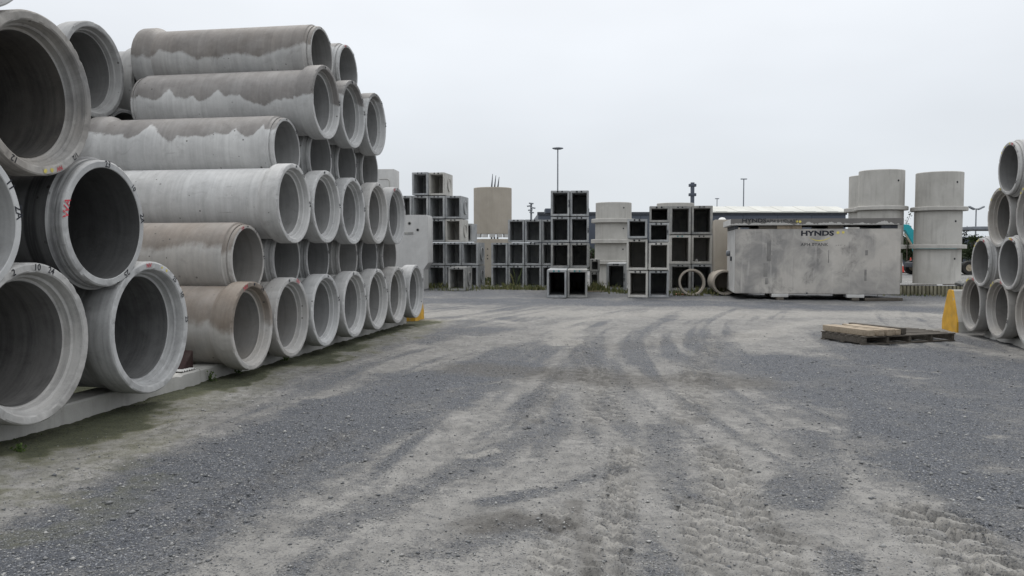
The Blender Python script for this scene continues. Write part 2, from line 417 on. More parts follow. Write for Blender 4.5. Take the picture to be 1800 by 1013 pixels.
# strokes: (centre line, half width, strength)
DARK = [
    (gp((-150, 1010), (120, 975), (330, 905), (470, 840)), .42, .95),
    (gp((20, 1000), (260, 870), (480, 775), (640, 712), (770, 668), (880, 645)), .62, 1.15),
    (gp((180, 985), (480, 850), (700, 740), (850, 680)), .34, .8),
    (gp((380, 715), (560, 648), (690, 605), (790, 578)), .28, .85),
    (gp((700, 600), (800, 582), (870, 578)), .6, .7),
    (gp((1420, 640), (1560, 690), (1700, 760), (1800, 830)), 1.0, .9),
    (gp((1600, 625), (1720, 650), (1800, 690)), 1.2, .95),
    (gp((1320, 640), (1400, 660), (1500, 690)), .9, .65),
    (gp((1410, 760), (1440, 810), (1425, 850), (1400, 880)), .20, .6),
    (gp((560, 930), (760, 845), (900, 780), (960, 745)), .16, .5),
    (gp((860, 880), (1000, 850), (1080, 820)), .10, .6),
    (gp((1160, 750), (1185, 830), (1200, 880)), .16, .5),
    (gp((780, 970), (850, 950), (930, 930)), .16, .45),
    (gp((1480, 980), (1490, 1013)), .12, .7),
    (gp((1600, 820), (1700, 870), (1790, 930)), .22, .7),
    (gp((700, 527), (1000, 531), (1280, 534), (1500, 541), (1640, 545)), 1.5, .85),
    (gp((560, 512), (900, 516), (1300, 519), (1700, 522)), 3.2, .7),
    (gp((640, 560), (760, 540)), .8, .3),
]
BROWN = [
    (gp((860, 650), (950, 655), (1060, 665), (1180, 668), (1270, 672)), .55, .95),
    (gp((840, 925), (910, 915), (1000, 925)), .12, .9),
    (gp((1010, 880), (1030, 960), (1040, 1013)), .06, .7),
    (gp((1370, 940), (1440, 965)), .10, .6),
    (gp((1090, 610), (1180, 600), (1300, 590)), .35, .35),
    (gp((1240, 672), (1330, 678)), .3, .6),
]
PALE = [
    (gp((830, 800), (870, 790)), .06, .6), (gp((1590, 660), (1625, 664)), .10, .6), (gp((1695, 720), (1715, 722)), .08, .5),
    (gp((740, 566), (830, 560), (900, 566)), .25, .5), (gp((1740, 765), (1760, 765)), .06, .5), (gp((1725, 825), (1760, 822)), .10, .4),
    (gp((700, 551), (1100, 552), (1700, 553)), 1.1, .5),
    (gp((990, 605), (1000, 570), (1080, 555)), .3, .5), (gp((1290, 600), (1380, 575), (1450, 565)), .35, .5),
    (gp((1790, 680), (1800, 682)), .08, .4), (gp((1560, 650), (1650, 655)), .05, .6),
]
TREAD = [
    (gp((1068, 1013), (1078, 930), (1092, 850), (1100, 790)), .12, .15, .016),
    (gp((1370, 1013), (1330, 940), (1290, 870), (1262, 790)), .17, .16, .018),
    (gp((1745, 1013), (1690, 960), (1625, 905)), .24, .17, .024),
    (gp((1250, 1013), (1235, 940), (1215, 880)), .12, .15, .013),
    (gp((1215, 740), (1220, 660), (1255, 605)), .2, .2, .012),
    (gp((1065, 740), (1040, 650), (1010, 600)), .2, .2, .012),
    (gp((930, 740), (960, 690), (975, 650)), .16, .18, .010),
    (gp((960, 1013), (975, 960), (990, 900)), .12, .14, .012),
    (gp((330, 930), (450, 850), (620, 760)), .12, .12, .008),
]
def stroke_sum(X, Y, strokes, soft=.6, wob=.35, seed=3):
    m = np.zeros(X.shape)
    wb = (fbm(X * 1.6, Y * 1.6, 4, seed) - .5) * 2
    wf = (fbm(X * 7, Y * 7, 3, seed + 5) - .5) * 2
    for pts, hw, st in strokes:
        D, L, W = polydist(X, Y, pts)
        d = D + wb * wob * min(1.6, hw * 1.6) + wf * .35 * min(.3, hw)
        m = np.maximum(m, st * sstep(hw * (1 + soft), hw * (1 - soft), d))
    return m
def ground_fields(X, Y):
    dark = stroke_sum(X, Y, DARK, .55, .45, 3); brown = stroke_sum(X, Y, BROWN, .6, .4, 11); pale = stroke_sum(X, Y, PALE, .6, .5, 23)
    # streaks dragged out by wheels: along the stacks, turning right farther on
    q = X - .17 * Y - .012 * np.clip(Y - 8.5, 0, None) ** 2
    q2 = X + .10 * Y - .02 * np.clip(Y - 7.5, 0, None) ** 2
    s1 = fbm(q * 4.5, Y * .28, 4, 41) ; s2 = fbm(q2 * 4.5, Y * .28, 4, 57)
    sel = sstep(-.8, 1.6, X - .02 * Y)
    st = s1 * (1 - sel) + s2 * sel
    pat = fbm(X * .55, Y * .4, 4, 71)
    free = sstep(.50, .74, st * .62 + pat * .48)
    dark = np.clip(np.maximum(dark * (0.78 + .4 * sstep(.25, .6, fbm(X * 2.2, Y * 1.3, 4, 77))), free * .75), 0, 1)
    dark = np.clip(dark - pale * .7, 0, 1)
    # moss strip along the left sleepers
    e = -((X - FACE0[0]) * NX + (Y - FACE0[1]) * NY); s = (X - FACE0[0]) * UX + (Y - FACE0[1]) * UY
    near = e - .35 + 0 * s        # >0 under the stack, negative towards the road
    d = -near
    nn = fbm(X * 2.4, Y * 2.4, 4, 91)
    along = sstep(9.2, 7.6, s)
    strip = sstep(.42 + .45 * nn, .16, d) * along
    film = sstep(1.15, .25, d + (nn - .5) * 1.5) * along * 1.05 + sstep(1.5, .2, np.hypot((X + 2.9) * 1.1, (Y - 5.2) * .45)) * .5 * sstep(.35, .6, nn)
    moss = np.clip(np.maximum(strip, film * sstep(.3, .6, fbm(X * 1.3, Y * .9, 3, 97) + .08)), 0, 1)
    clean = sstep(1.5, .75, d + (nn - .5) * .5 - .35 * sstep(0, -4, s)) * along
    moss = np.maximum(moss, clean * (.42 + .5 * (fbm(X * 1.7, Y * 1.2, 4, 99) - .4)))        # damp compacted fines beside the sleepers
    dark = np.clip(dark * (1 - .8 * clean), 0, 1)
    for pts, hw, per, amp in TREAD:
        D, L, W = polydist(X, Y, pts)
        if amp > .011: pale = np.maximum(pale, .6 * sstep(hw * 1.2, hw * .6, D) * sstep(.0, .7, np.sin(2 * PI * (L / per + W / per * .8 + .5 * vnoise(X * 9, Y * 9, 67)))) * sstep(.3, .6, fbm(X * 5, Y * 5, 2, 69)))
        brown = np.maximum(brown, .45 * sstep(hw * 1.2, hw * .7, D) * sstep(-.1, .5, -np.sin(2 * PI * (L / per + W / per * .8 + .5 * vnoise(X * 9, Y * 9, 67)))))  # groove colour darkened to stand in for the tread's shading
    return dark, moss, brown, pale, strip, st
def height(X, Y, full=True):
    h = (fbm(X * .5, Y * .5, 3, 5) - .5) * .05 * sstep(2, 6, Y) + (fbm(X * 2.3, Y * 1.7, 3, 15) - .5) * .03
    h = h * sstep(60, 15, Y)
    if full:
        st = fbm((X - .17 * Y) * 4.5, Y * .28, 3, 41)
        h = h + (st - .5) * .028 + (fbm(X * 11, Y * 11, 3, 25) - .5) * .022 + (fbm(X * 34, Y * 34, 2, 35) - .5) * .009
        for pts, hw, per, amp in TREAD:
            D, L, W = polydist(X, Y, pts)
            m = sstep(hw * 1.25, hw * .8, D) * (.35 + .9 * fbm(X * 3, Y * 3, 2, 61))
            ph = L / per + W / per * .8 + .5 * vnoise(X * 9, Y * 9, 67)
            lug = sstep(-.25, .5, np.sin(2 * PI * ph)) * sstep(0, .03, np.abs(W) - .004)
            h = h + m * (lug * amp * 2.4 - amp * 1.3)
        # torn-up lumps in the foreground
        lm = np.zeros(X.shape)
        for pts, hw, st_ in (BROWN[1], BROWN[3]):
            D, L, W = polydist(X, Y, pts); lm = np.maximum(lm, sstep(hw * 2.4, hw * .3, D))
        h = h + lm * (fbm(X * 9, Y * 6, 3, 87) - .42) * .09
    return h

xs = np.concatenate([-np.geomspace(500, 7.2, 26), np.arange(-7, -4.0, .06), np.arange(-4.0, 5.0, .0225), np.arange(5.0, 10.5, .045), np.geomspace(10.6, 500, 30)])
ys = np.concatenate([np.linspace(-20, 2.4, 9), np.geomspace(2.6, 30, 560), np.geomspace(30.6, 1500, 50)])
gx, gy = np.meshgrid(xs, ys); nx_, ny_ = len(xs), len(ys)
Hh = height(gx, gy); dk, ms_, br, pl, strip, stv = ground_fields(gx, gy)
Hh = Hh + strip * (fbm(gx * 6, gy * 6, 3, 44)) * .035
V = np.stack([gx, gy, Hh], -1).reshape(-1, 3)
ii = np.arange((ny_ - 1) * nx_).reshape(ny_ - 1, nx_)[:, :-1].ravel()
F = np.stack([ii, ii + 1, ii + nx_ + 1, ii + nx_], -1)
gme = bpy.data.meshes.new('ground')
gme.vertices.add(len(V)); gme.vertices.foreach_set('co', V.ravel())
gme.loops.add(F.size); gme.loops.foreach_set('vertex_index', F.ravel())
gme.polygons.add(len(F)); gme.polygons.foreach_set('loop_start', np.arange(0, F.size, 4)); gme.polygons.foreach_set('loop_total', np.full(len(F), 4))
gme.update(); gme.validate()
gme.polygons.foreach_set('use_smooth', np.ones(len(F), bool))
ca = gme.color_attributes.new('zone', 'FLOAT_COLOR', 'POINT')
ca.data.foreach_set('color', np.stack([dk, ms_, br, pl], -1).reshape(-1).astype(np.float32))

def ground_mat():
    s = NT('gravel_yard'); tc = s.n('ShaderNodeTexCoord'); v = tc.outputs['Object']
    z = s.attr('zone', 'GEOMETRY'); sp = s.n('ShaderNodeSeparateColor'); s.l(z.outputs['Color'], sp.inputs[0])
    dark, moss, brown, pale = sp.outputs[0], sp.outputs[1], sp.outputs[2], z.outputs['Alpha']
    n1 = s.noise(v, 1.7, 6, .62); n2 = s.noise(v, 9, 6, .65); n3 = s.noise(v, 55, 4, .65); n4 = s.noise(v, 210, 2, .6)
    dust = s.mix(s.rng(n1, .3, .7), (.172, .167, .157), (.278, .270, .254))
    dust = s.mix(s.math('MULTIPLY', s.rng(n2, .42, .68), .55), dust, (.118, .116, .113))
    dust = s.mix(s.math('MULTIPLY', pale, .8), dust, (.33, .315, .285))
    # stone chips: cells of two sizes
    def chips(sc, a, b, c_):
        vo = s.n('ShaderNodeTexVoronoi'); vo.inputs['Scale'].default_value = sc; s.l(v, vo.inputs['Vector'])
        r = s.n('ShaderNodeSeparateColor'); s.l(vo.outputs['Color'], r.inputs[0])
        col = s.mix(r.outputs[0], a, b); col = s.mix(s.rng(r.outputs[1], .84, .9), col, c_)
        col = s.mix(s.rng(vo.outputs['Distance'], .35, .75, 0, .55), col, (.03, .032, .036))
        return col, vo.outputs['Distance'], r.outputs[2]
    g1, d1, k1 = chips(88, (.030, .034, .042), (.100, .109, .128), (.32, .33, .35))
    g2, d2, k2 = chips(170, (.034, .038, .047), (.108, .117, .134), (.30, .31, .33))
    grav = s.mix(s.rng(n2, .4, .6), g1, g2)
    # where loose chips lie on the fines
    thr = s.math('ADD', dark, s.math('ADD', s.math('MULTIPLY', s.math('SUBTRACT', n2, .5), 1.0), s.math('ADD', s.math('MULTIPLY', s.math('SUBTRACT', n3, .5), 1.9), s.math('MULTIPLY', s.math('SUBTRACT', n4, .5), 1.2))))
    loose = s.rng(thr, .12, .90, 0, 1)
    c = s.mix(loose, dust, grav)
    # single chips pressed into the fines
    press = s.math('MULTIPLY', s.rng(k1, .80, .84), s.rng(d1, .3, .45, 1, 0))
    c = s.mix(s.math('MULTIPLY', press, .75), c, g1)
    press2 = s.math('MULTIPLY', s.rng(k2, .72, .78), s.rng(d2, .3, .5, 1, 0))
    c = s.mix(s.math('MULTIPLY', press2, .6), c, g2)
    c = s.mix(s.math('MULTIPLY', brown, s.rng(n2, .3, .6, .4, .9)), c, s.mix(n3, (.055, .051, .046), (.125, .118, .108)))
    mc = s.mix(s.rng(n3, .35, .65), (.014, .019, .008), (.062, .066, .026))
    mm = s.rng(s.math('ADD', moss, s.math('MULTIPLY', s.math('SUBTRACT', n2, .5), .7)), .3, .85, 0, .9)
    c = s.mix(mm, c, s.mix(s.rng(moss, .55, .95), (.112, .110, .058), mc))
    c = s.mix(.35, c, s.mix(n4, (.12, .12, .12), (.8, .8, .8)), 'OVERLAY')
    h = s.math('ADD', s.math('MULTIPLY', s.math('SUBTRACT', 1., d1), s.math('ADD', s.math('MULTIPLY', loose, .9), s.math('MULTIPLY', press, .6))), s.math('ADD', s.math('MULTIPLY', n3, .55), s.math('MULTIPLY', n2, .8)))
    s.bump(h, .8, .014)
    return s.done(c, s.rng(loose, 0, 1, .92, .72))
gm = ground_mat(); gme.materials.append(gm)
ground = bpy.data.objects.new('ground', gme); COL.objects.link(ground); ground['kind'] = 'structure'

def gz(x, y):
    return float(height(np.array([[x]], float), np.array([[y]], float))[0, 0])

# loose stones
def scatter_stones(n):
    Yp = 3.0 + (np.random.rand(n) ** 1.7) * 13; Xp = (np.random.rand(n) - .5) * 2 * (Yp * .64 + .3)
    d, m, b, p, stp, st = ground_fields(Xp, Yp)
    e = -((Xp - FACE0[0]) * NX + (Yp - FACE0[1]) * NY)
    keep = (np.random.rand(n) < (.16 + .84 * d) * (1 - .8 * m)) & (e < .3)
    Xp, Yp = Xp[keep], Yp[keep]; n = len(Xp)
    size = np.clip(np.random.lognormal(math.log(.0048), .50, n), .0025, .030)
    Z = height(Xp, Yp)
    base = np.array([(1, 0, 0), (-1, 0, 0), (0, 1, 0), (0, -1, 0), (0, 0, 1), (0, 0, -1)], float)
    fc = np.array([(0, 2, 4), (2, 1, 4), (1, 3, 4), (3, 0, 4), (2, 0, 5), (1, 2, 5), (3, 1, 5), (0, 3, 5)])
    P = base[None] * (.55 + .75 * np.random.rand(n, 6, 1)) + (np.random.rand(n, 6, 3) - .5) * .5
    P[:, :, 2] *= .62
    t = np.random.rand(n) * 2 * PI; c, s_ = np.cos(t)[:, None], np.sin(t)[:, None]
    px = P[:, :, 0] * c - P[:, :, 1] * s_; py = P[:, :, 0] * s_ + P[:, :, 1] * c
    P = np.stack([px, py, P[:, :, 2]], -1) * size[:, None, None]
    P += np.stack([Xp, Yp, Z + size * .22], -1)[:, None, :]
    F = (fc[None] + (np.arange(n) * 6)[:, None, None]).reshape(-1, 3)
    me = bpy.data.meshes.new('loose_stones')
    me.vertices.add(n * 6); me.vertices.foreach_set('co', P.ravel())
    me.loops.add(F.size); me.loops.foreach_set('vertex_index', F.ravel())
    me.polygons.add(len(F)); me.polygons.foreach_set('loop_start', np.arange(0, F.size, 3)); me.polygons.foreach_set('loop_total', np.full(len(F), 3))
    me.update(); me.validate()
    sh = np.repeat(np.random.rand(n) ** 1.6, 6).astype(np.float32)
    at_ = me.attributes.new('shade', 'FLOAT', 'POINT'); at_.data.foreach_set('value', sh)
    s = NT('stone_chips'); c = s.mix(s.attr('shade', 'GEOMETRY').outputs['Fac'], (.10, .104, .11), (.36, .355, .34)); s.done(c, .75)
    o = link('loose_gravel', me, s.m, None, kind='stuff')
    tag(o, 'loose grey stone chips scattered over the yard', 'gravel')
scatter_stones(120000)

# ------------------------------------------------------------------ concrete pipes
PIPES = {}
def pipe_meshes(kind):
    """kind: (socket OD, barrel OD, bore, spigot OD, length)"""
    if kind in PIPES: return PIPES[kind]
    D, B, I, S, L = [q / 2 if i < 4 else q for i, q in enumerate(kind)]
    k = D / .5425
    c0, c1 = .20 * k, .31 * k                      # socket cylinder, end of the flare
    si = D * .882; dep = .125 * k
    barrel = lathe('barrel', [(-L + .16 * k, I), (-dep - .012, I), (-dep - .012, I + .01), (-c1, B - .02), (-c1, B), (-L + .16 * k, B), (-L + .16 * k, I)], 72)
    barrel = lathe('barrel', [(-L + .12 * k, B), (-L * .66, B), (-L * .33, B), (-c1, B)], 128)
    bore = lathe('bore', [(-dep, I), (-L * .33, I), (-L * .66, I), (-L + .006, I)], 128)
    sock = lathe('socket', [(-c1, B), (-c1 + .02 * k, B + (D - B) * .10), (-c0 - .03 * k, D - (D - B) * .14), (-c0, D), (-.018 * k, D), (-.006 * k, D - .004 * k), (0, D - .014 * k),
                            (0, si + .010 * k), (-.008 * k, si), (-dep * .55, si - .018 * k), (-dep * .62, si - .034 * k), (-dep, si - .040 * k), (-dep, I + .02 * k), (-dep - .004 * k, I + .006 * k), (-dep - .012 * k, I)], 128, chips={(0, D - .014 * k): .016 * k, (-.006 * k, D - .004 * k): .012 * k, (0, si + .010 * k): -.014 * k})
    spig = lathe('spigot', [(-L + .006, I), (-L, I + .006), (-L, S - .012 * k), (-L + .010 * k, S), (-L + .045 * k, S + .004), (-L + .047 * k, S - .012 * k), (-L + .068 * k, S - .012 * k), (-L + .070 * k, S + .008 * k),
                            (-L + .105 * k, S + .012 * k), (-L + .12 * k, B)], 128, chips={(-L, S - .012 * k): .014 * k, (-L + .010 * k, S): .010 * k, 'dir': -1})
    for m_ in (barrel, bore, sock, spig): m_.materials.append(M['pipe'])
    PIPES[kind] = (barrel, bore, sock, spig, D, si, I, S, L, B); return PIPES[kind]

def mark(parent, txt, r, phi, x, size, mat, flip=1, bold=.0012, inward=False):
    """painted characters on an end face; phi clockwise from the top as one faces it"""
    V2, F = text_verts(txt, size, bold)
    V = []
    for (tx, ty) in V2:
        if inward: tx, ty = -tx, -ty
        rr = r + ty; ph = phi + tx / r
        V.append((x, rr * math.sin(ph) * flip, rr * math.cos(ph)))
    return link('painted_mark', mesh('painted_mark', V, F), mat, parent)
def blob(parent, r, phi, x, size, mat, flip=1):
    n = 9; V = [(x, r * math.sin(phi) * flip, r * math.cos(phi))]
    for i in range(n):
        t = 2 * PI * i / n; q = size * random.uniform(.7, 1.2)
        V.append((x, r * math.sin(phi) * flip + q * math.cos(t), r * math.cos(phi) + q * math.sin(t)))
    return link('paint_spot', mesh('paint_spot', V, [(0, 1 + i, 1 + (i + 1) % n) for i in range(n)]), mat, parent)

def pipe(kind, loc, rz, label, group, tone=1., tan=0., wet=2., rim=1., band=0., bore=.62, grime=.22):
    ba, bo, so_, sg, D, si, I, S, L, B = pipe_meshes(kind)
    r = empty('concrete_pipe', loc, rz, label, 'concrete pipe', group)
    P = {}
    for nm, me in (('barrel', ba), ('bore', bo), ('socket', so_), ('spigot', sg)):
        P[nm] = link(nm, me, None, r, tone=tone * (bore if nm == 'bore' else rim if nm == 'spigot' else 1.), tan=tan, wet_level=wet, radius=B, black_band=band, grime=grime)  # bore: darker spun concrete, with inner shade also put into its tone
    return r, P, (D, si, I, S, L)

ORD = ['first', 'second', 'third', 'fourth', 'fifth', 'sixth', 'seventh', 'eighth']
SMALL = (1.085, .966, .815, .905, 2.93)
LS = 'the long left stack'
def left(s, e, z, kind, rev, **k):
    x, y = SE(s, e)
    if not rev: return pipe(kind, (x, y, z), -A, **k)
    L = kind[4]; x, y = SE(s, e + L)
    return pipe(kind, (x, y, z), -A + PI, **k)
u1 = 1.085
rowdef = [  # name, count, s0, pitch, z (world), reversed
    ('bottom row', 7, 0, 1.0844 * u1, .682, False), ('second row up', 6, .50, 1.165, 1.45, True), ('third row up', 5, 1.1407 * u1, 1.0683 * u1, 2.219, False),
    ('fourth row up', 4, 1.74, 1.16, 3.00, True), ('fifth row up', 3, 2.2113 * u1, 1.061 * u1, 3.777, False), ('top row', 2, 2.96, 1.20, 4.585, True)]
looks = {  # (row, index): tone, tan, wet level
    (0, 0): (1.0, .55, .1), (0, 1): (1.0, .4, 2), (0, 2): (1.04, 0, 2), (0, 3): (1.06, .1, 2), (0, 4): (1.0, .15, 2), (0, 5): (1.0, .3, 2), (0, 6): (.94, 0, 2),
    (1, 0): (1.02, .4, .3), (1, 1): (.8, .1, 2), (1, 2): (.8, 0, 2), (1, 3): (.9, .2, 2), (1, 4): (.82, 0, 2), (1, 5): (.9, .2, 2),
    (2, 0): (1.14, .1, 2), (2, 1): (1.06, .1, 2), (2, 2): (1.06, 0, 2), (2, 3): (1.04, .25, 2), (2, 4): (.92, 0, 2),
    (3, 0): (1.08, .05, .42), (3, 1): (.9, 0, 2), (3, 2): (.9, 0, 2), (3, 3): (.88, 0, 2),
    (4, 0): (1.04, .05, .05), (4, 1): (1.0, 0, .6), (4, 2): (.98, 0, .6), (5, 0): (.92, .2, .0), (5, 1): (.92, 0, .5)}
for ri, (rn, n, s0, pp, z, rev) in enumerate(rowdef):
    for i in range(n):
        tone, tan, wet = looks[(ri, i)]
        z2 = z + (.012 * (i - 2.5) if ri == 0 else random.uniform(-.006, .006))
        end = 'spigot' if rev else 'socket'
        lab = f'{ORD[i]} {end}-end pipe from the camera in the {rn} of {LS}'
        if n == 2: lab = ('nearer' if i == 0 else 'farther') + f' of the two spigot-end pipes on the {rn} of {LS}'
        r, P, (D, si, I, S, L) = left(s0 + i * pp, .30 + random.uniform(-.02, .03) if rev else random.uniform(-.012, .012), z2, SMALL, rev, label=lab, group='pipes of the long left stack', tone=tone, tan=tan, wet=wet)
        par, rim, x, fl = (P['spigot'], (I + S) / 2, -L - .003, -1) if rev else (P['socket'], (si + D) / 2, .003, 1)
        sz = (S - I if rev else D - si) * .9
        rr = random.Random(ri * 10 + i)
        blob(par, rim, rr.uniform(-.25, .15), x, sz * .34, M['black2'], fl)
        if rr.random() < .8: mark(par, rr.choice(['23', '25', '10', '24', '7 5']), rim, rr.uniform(.5, 1.0), x, sz * 1.5, M['black'], fl)
        if rr.random() < .7: mark(par, rr.choice(['24', '2A', '25', '21']), rim, rr.uniform(1.1, 1.6), x, sz * 1.5, M['black'], fl)
        if (ri, i) in ((0, 0), (1, 0), (0, 1), (2, 4), (5, 1)): mark(par, 'NV', rim, rr.uniform(-.4, -.3) if (ri, i) != (0, 1) else .35, x, sz * 1.4, M['redink'], fl)

# large pipes nearest the camera
BIG = (1.30, 1.20, 1.00, 1.135, 3.25)
NS = 'the near stack'
bigs = [
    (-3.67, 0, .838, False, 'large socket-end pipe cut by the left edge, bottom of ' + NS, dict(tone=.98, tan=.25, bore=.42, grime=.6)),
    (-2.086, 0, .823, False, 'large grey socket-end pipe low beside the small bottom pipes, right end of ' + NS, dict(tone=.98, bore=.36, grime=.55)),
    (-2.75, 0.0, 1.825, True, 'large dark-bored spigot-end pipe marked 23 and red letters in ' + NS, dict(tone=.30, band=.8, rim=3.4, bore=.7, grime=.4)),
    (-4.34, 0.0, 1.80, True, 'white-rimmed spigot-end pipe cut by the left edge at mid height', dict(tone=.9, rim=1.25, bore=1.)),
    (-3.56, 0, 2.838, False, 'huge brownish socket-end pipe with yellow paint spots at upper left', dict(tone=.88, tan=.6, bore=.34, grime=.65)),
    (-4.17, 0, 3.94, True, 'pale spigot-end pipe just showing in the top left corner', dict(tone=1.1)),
]
BP = []
for s, e, z, rev, lab, kw in bigs:
    BP.append(left(s, e, z, BIG, rev, label=lab, group='large pipes of the near stack', **kw))
    left(s, e + 3.32, z, BIG, rev, label='pipe hidden in line behind the ' + ' '.join(lab.split()[:6]), group='large pipes behind the near stack', tone=.6, bore=.4)  # unseen pipes added to block light entering the near bores from behind
def big_marks():
    r, P, (D, si, I, S, L) = BP[0]; R = (si + D) / 2
    for t, ph in (('2', -.35), ('10', .07), ('24', .33)): mark(P['socket'], t, R, ph, .003, .075, M['black'])
    r, P, q = BP[1]
    mark(P['socket'], 'NV', R, -.06, .003, .06, M['redink'])
    blob(P['socket'], R, .30, .003, .014, M['yelink']); blob(P['socket'], R, .44, .003, .018, M['yelink'])
    for t, ph in (('25', .72), ('10', 1.06), ('25', 1.52)): mark(P['socket'], t, R, ph, .003, .07, M['black'])
    r, P, q = BP[2]; R2 = (I + S) / 2; x = -L - .003
    mark(P['spigot'], '23', R2, .06, x, .08, M['black2'], -1); mark(P['spigot'], '10', R2, .86, x, .07, M['black2'], -1); mark(P['spigot'], '2A', R2, 1.45, x, .08, M['black2'], -1)
    mark(P['spigot'], 'WA', R2, -1.35, x, .10, M['redink'], -1, .002)
    mark(P['spigot'], '25', R2, 2.6, x, .08, M['black'], -1)
    r, P, q = BP[3]
    mark(P['spigot'], '11', R2, 1.0, x, .09, M['black2'], -1); mark(P['spigot'], '2A', R2, 1.42, x, .10, M['black2'], -1)
    r, P, q = BP[4]
    mark(P['socket'], '1/2', R, -2.6 + 5.0, .003, .06, M['black'])
    blob(P['socket'], R, 2.93, .003, .02, M['yelink']); blob(P['socket'], R, 3.06, .003, .02, M['yelink'])
    mark(P['socket'], '12', R, 3.62, .003, .07, M['black']); mark(P['socket'], 'NV', R, 2.78, .003, .05, M['redink'])
big_marks()

# a further stack of still larger pipes behind, seen in the gap
HUGE = (1.407, 1.28, 1.09, 1.21, 3.0)
lv = [(4.246, [(1.779, 0), (3.36, 0)], False, 'top'), (3.19, [(.99, 0), (2.57, 0), (4.15, 0), (5.73, 0)], True, 'third'), (2.09, [(.20, 0), (1.78, 0), (3.36, 0), (4.94, 0), (6.52, 0)], False, 'second'), (.90, [(-.59, 0), (.99, 0), (2.57, 0), (4.15, 0), (5.73, 0), (7.3, 0)], True, 'bottom')]  # lower rows lengthened out of view to keep light from the bores
for z, ss, rev, ln in lv:
    for i, (s, e) in enumerate(ss):
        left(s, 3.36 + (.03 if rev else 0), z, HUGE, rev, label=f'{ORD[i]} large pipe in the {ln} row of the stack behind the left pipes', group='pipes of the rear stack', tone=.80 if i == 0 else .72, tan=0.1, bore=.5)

# right-hand stack
RS = (1.0, .915, .745, .85, 3.2)
RO = (8.35, 15.36)
def right(s, e, z, rev, **k):
    L = RS[4]
    if rev: e = e + L
    x, y = RO[0] + s * UX + e * NX, RO[1] + s * UY + e * NY
    return pipe(RS, (x, y, z), (PI - A) if not rev else -A, **k)
PR = 1.226
rr_ = [('bottom row', .59, [0, -PR, -2 * PR, -3 * PR], False), ('second row up', 1.36, [-.56, -.56 - PR, -.56 - 2 * PR], True),
       ('third row up', 2.12, [-1.18, -1.18 - PR], False), ('top row', 2.89, [-1.68], True)]
for rn, z, ss, rev in rr_:
    for i, s in enumerate(ss):
        end = 'spigot' if rev else 'socket'
        lab = f'{ORD[i]} {end}-end pipe from the yellow barrier, {rn} of the right stack' if len(ss) > 1 else 'single spigot-end pipe on top of the right pipe stack'
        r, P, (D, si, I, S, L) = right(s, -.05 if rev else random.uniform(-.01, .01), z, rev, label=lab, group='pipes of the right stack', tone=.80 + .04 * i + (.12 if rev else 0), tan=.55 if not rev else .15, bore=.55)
        par, rim, x, fl = (P['spigot'], (I + S) / 2, -L - .003, -1) if rev else (P['socket'], (si + D) / 2, .003, 1)
        sz = (S - I if rev else D - si) * .9; q = random.Random(i + int(z * 50))
        for _ in range(2): mark(par, q.choice(['24', '10', '25']), rim, q.uniform(.5, 2.3), x, sz * 1.3, M['black'], fl)
        mark(par, 'NV', rim, q.uniform(.2, .4), x, sz * 1.2, M['redink'], fl)
        for _ in range(3): blob(par, rim, q.uniform(-.9, .3), x, sz * .4, M['yelink'], fl)

# ------------------------------------------------------------------ sleepers under the stacks, chock, barriers
def sleeper(s0, s1, label, h=.20, e0=.35, e1=.66):
    bm = bmesh.new(); n = int((s1 - s0) / .12)
    for i in range(n):
        pass
    x, y = SE(s0, e0)
    o = empty('concrete_sleeper', (x, y, 0), -A, label, 'concrete sleeper', 'sleepers under the left stacks')
    ln = s1 - s0
    # chipped front edge: an irregular top edge line
    V = []; F = []
    m_ = int(ln / .05)
    for i in range(m_ + 1):
        t = ln * i / m_; ch = max(0, random.gauss(-.01, .012)); ch2 = random.uniform(0, .006)
        for (a, b) in ((0, -.12), (ch2 * .5, .05), (0, h - .022 - ch), (-.014 - ch * 1.4, h - .004), (-.06, h), (-(e1 - e0), h), (-(e1 - e0), -.12)):
            V.append((a, t, b))
    for i in range(m_):
        for k in range(6): F.append((i * 7 + k, (i + 1) * 7 + k, (i + 1) * 7 + k + 1, i * 7 + k + 1))
    F.append(tuple(range(7))); F.append(tuple(range((m_) * 7, m_ * 7 + 7))[::-1])
    bm = bmesh.new(); me0 = mesh('beam', V, F); bm.from_mesh(me0); bpy.data.meshes.remove(me0)
    link('beam', bm_mesh('beam', bm, .5), M['ledge'], o)
    return o
sleeper(-9.5, 7.5, 'rear concrete sleeper hidden under the back of the left stacks', .198, 2.1, 2.4)
sleeper(-9.5, -.62, 'long pale concrete sleeper under the large near pipes at lower left')
sleeper(-.60, 7.55, 'concrete sleeper under the seven small bottom pipes of the left stack', .195, .36)
# red-stained wedge beside the first small pipe
def wedge(s, e, label, k=1.):
    x, y = SE(s, e)
    V = [(0, 0, 0), (0, .34 * k, 0), (0, .34 * k, .30 * k), (-.35, 0, 0), (-.35, .34 * k, 0), (-.35, .34 * k, .30 * k)]
    F = [(0, 1, 2), (5, 4, 3), (0, 2, 5, 3), (0, 3, 4, 1), (1, 4, 5, 2)]
    o = link('timber_wedge', mesh('timber_wedge', V, F), M['red']); o.location = (x, y, .2); o.rotation_euler = (0, 0, -A)
    bm = bmesh.new(); bm.from_mesh(o.data); bmesh.ops.bevel(bm, geom=bm.edges[:], offset=.008, segments=1, affect='EDGES'); bmesh.ops.recalc_face_normals(bm, faces=bm.faces); bm.to_mesh(o.data); bm.free()
    tag(o, label, 'wedge')
wedge(-.86, .44, 'dark red stained timber wedge on the sleeper beside the first small pipe', .72)
x, y = SE(-.98, .47)
o = empty('corrugated_offcut', (x, y, .2), -A, 'small white corrugated strip lying on the sleeper beside the large pipe', 'corrugated strip')
V = []; F = []
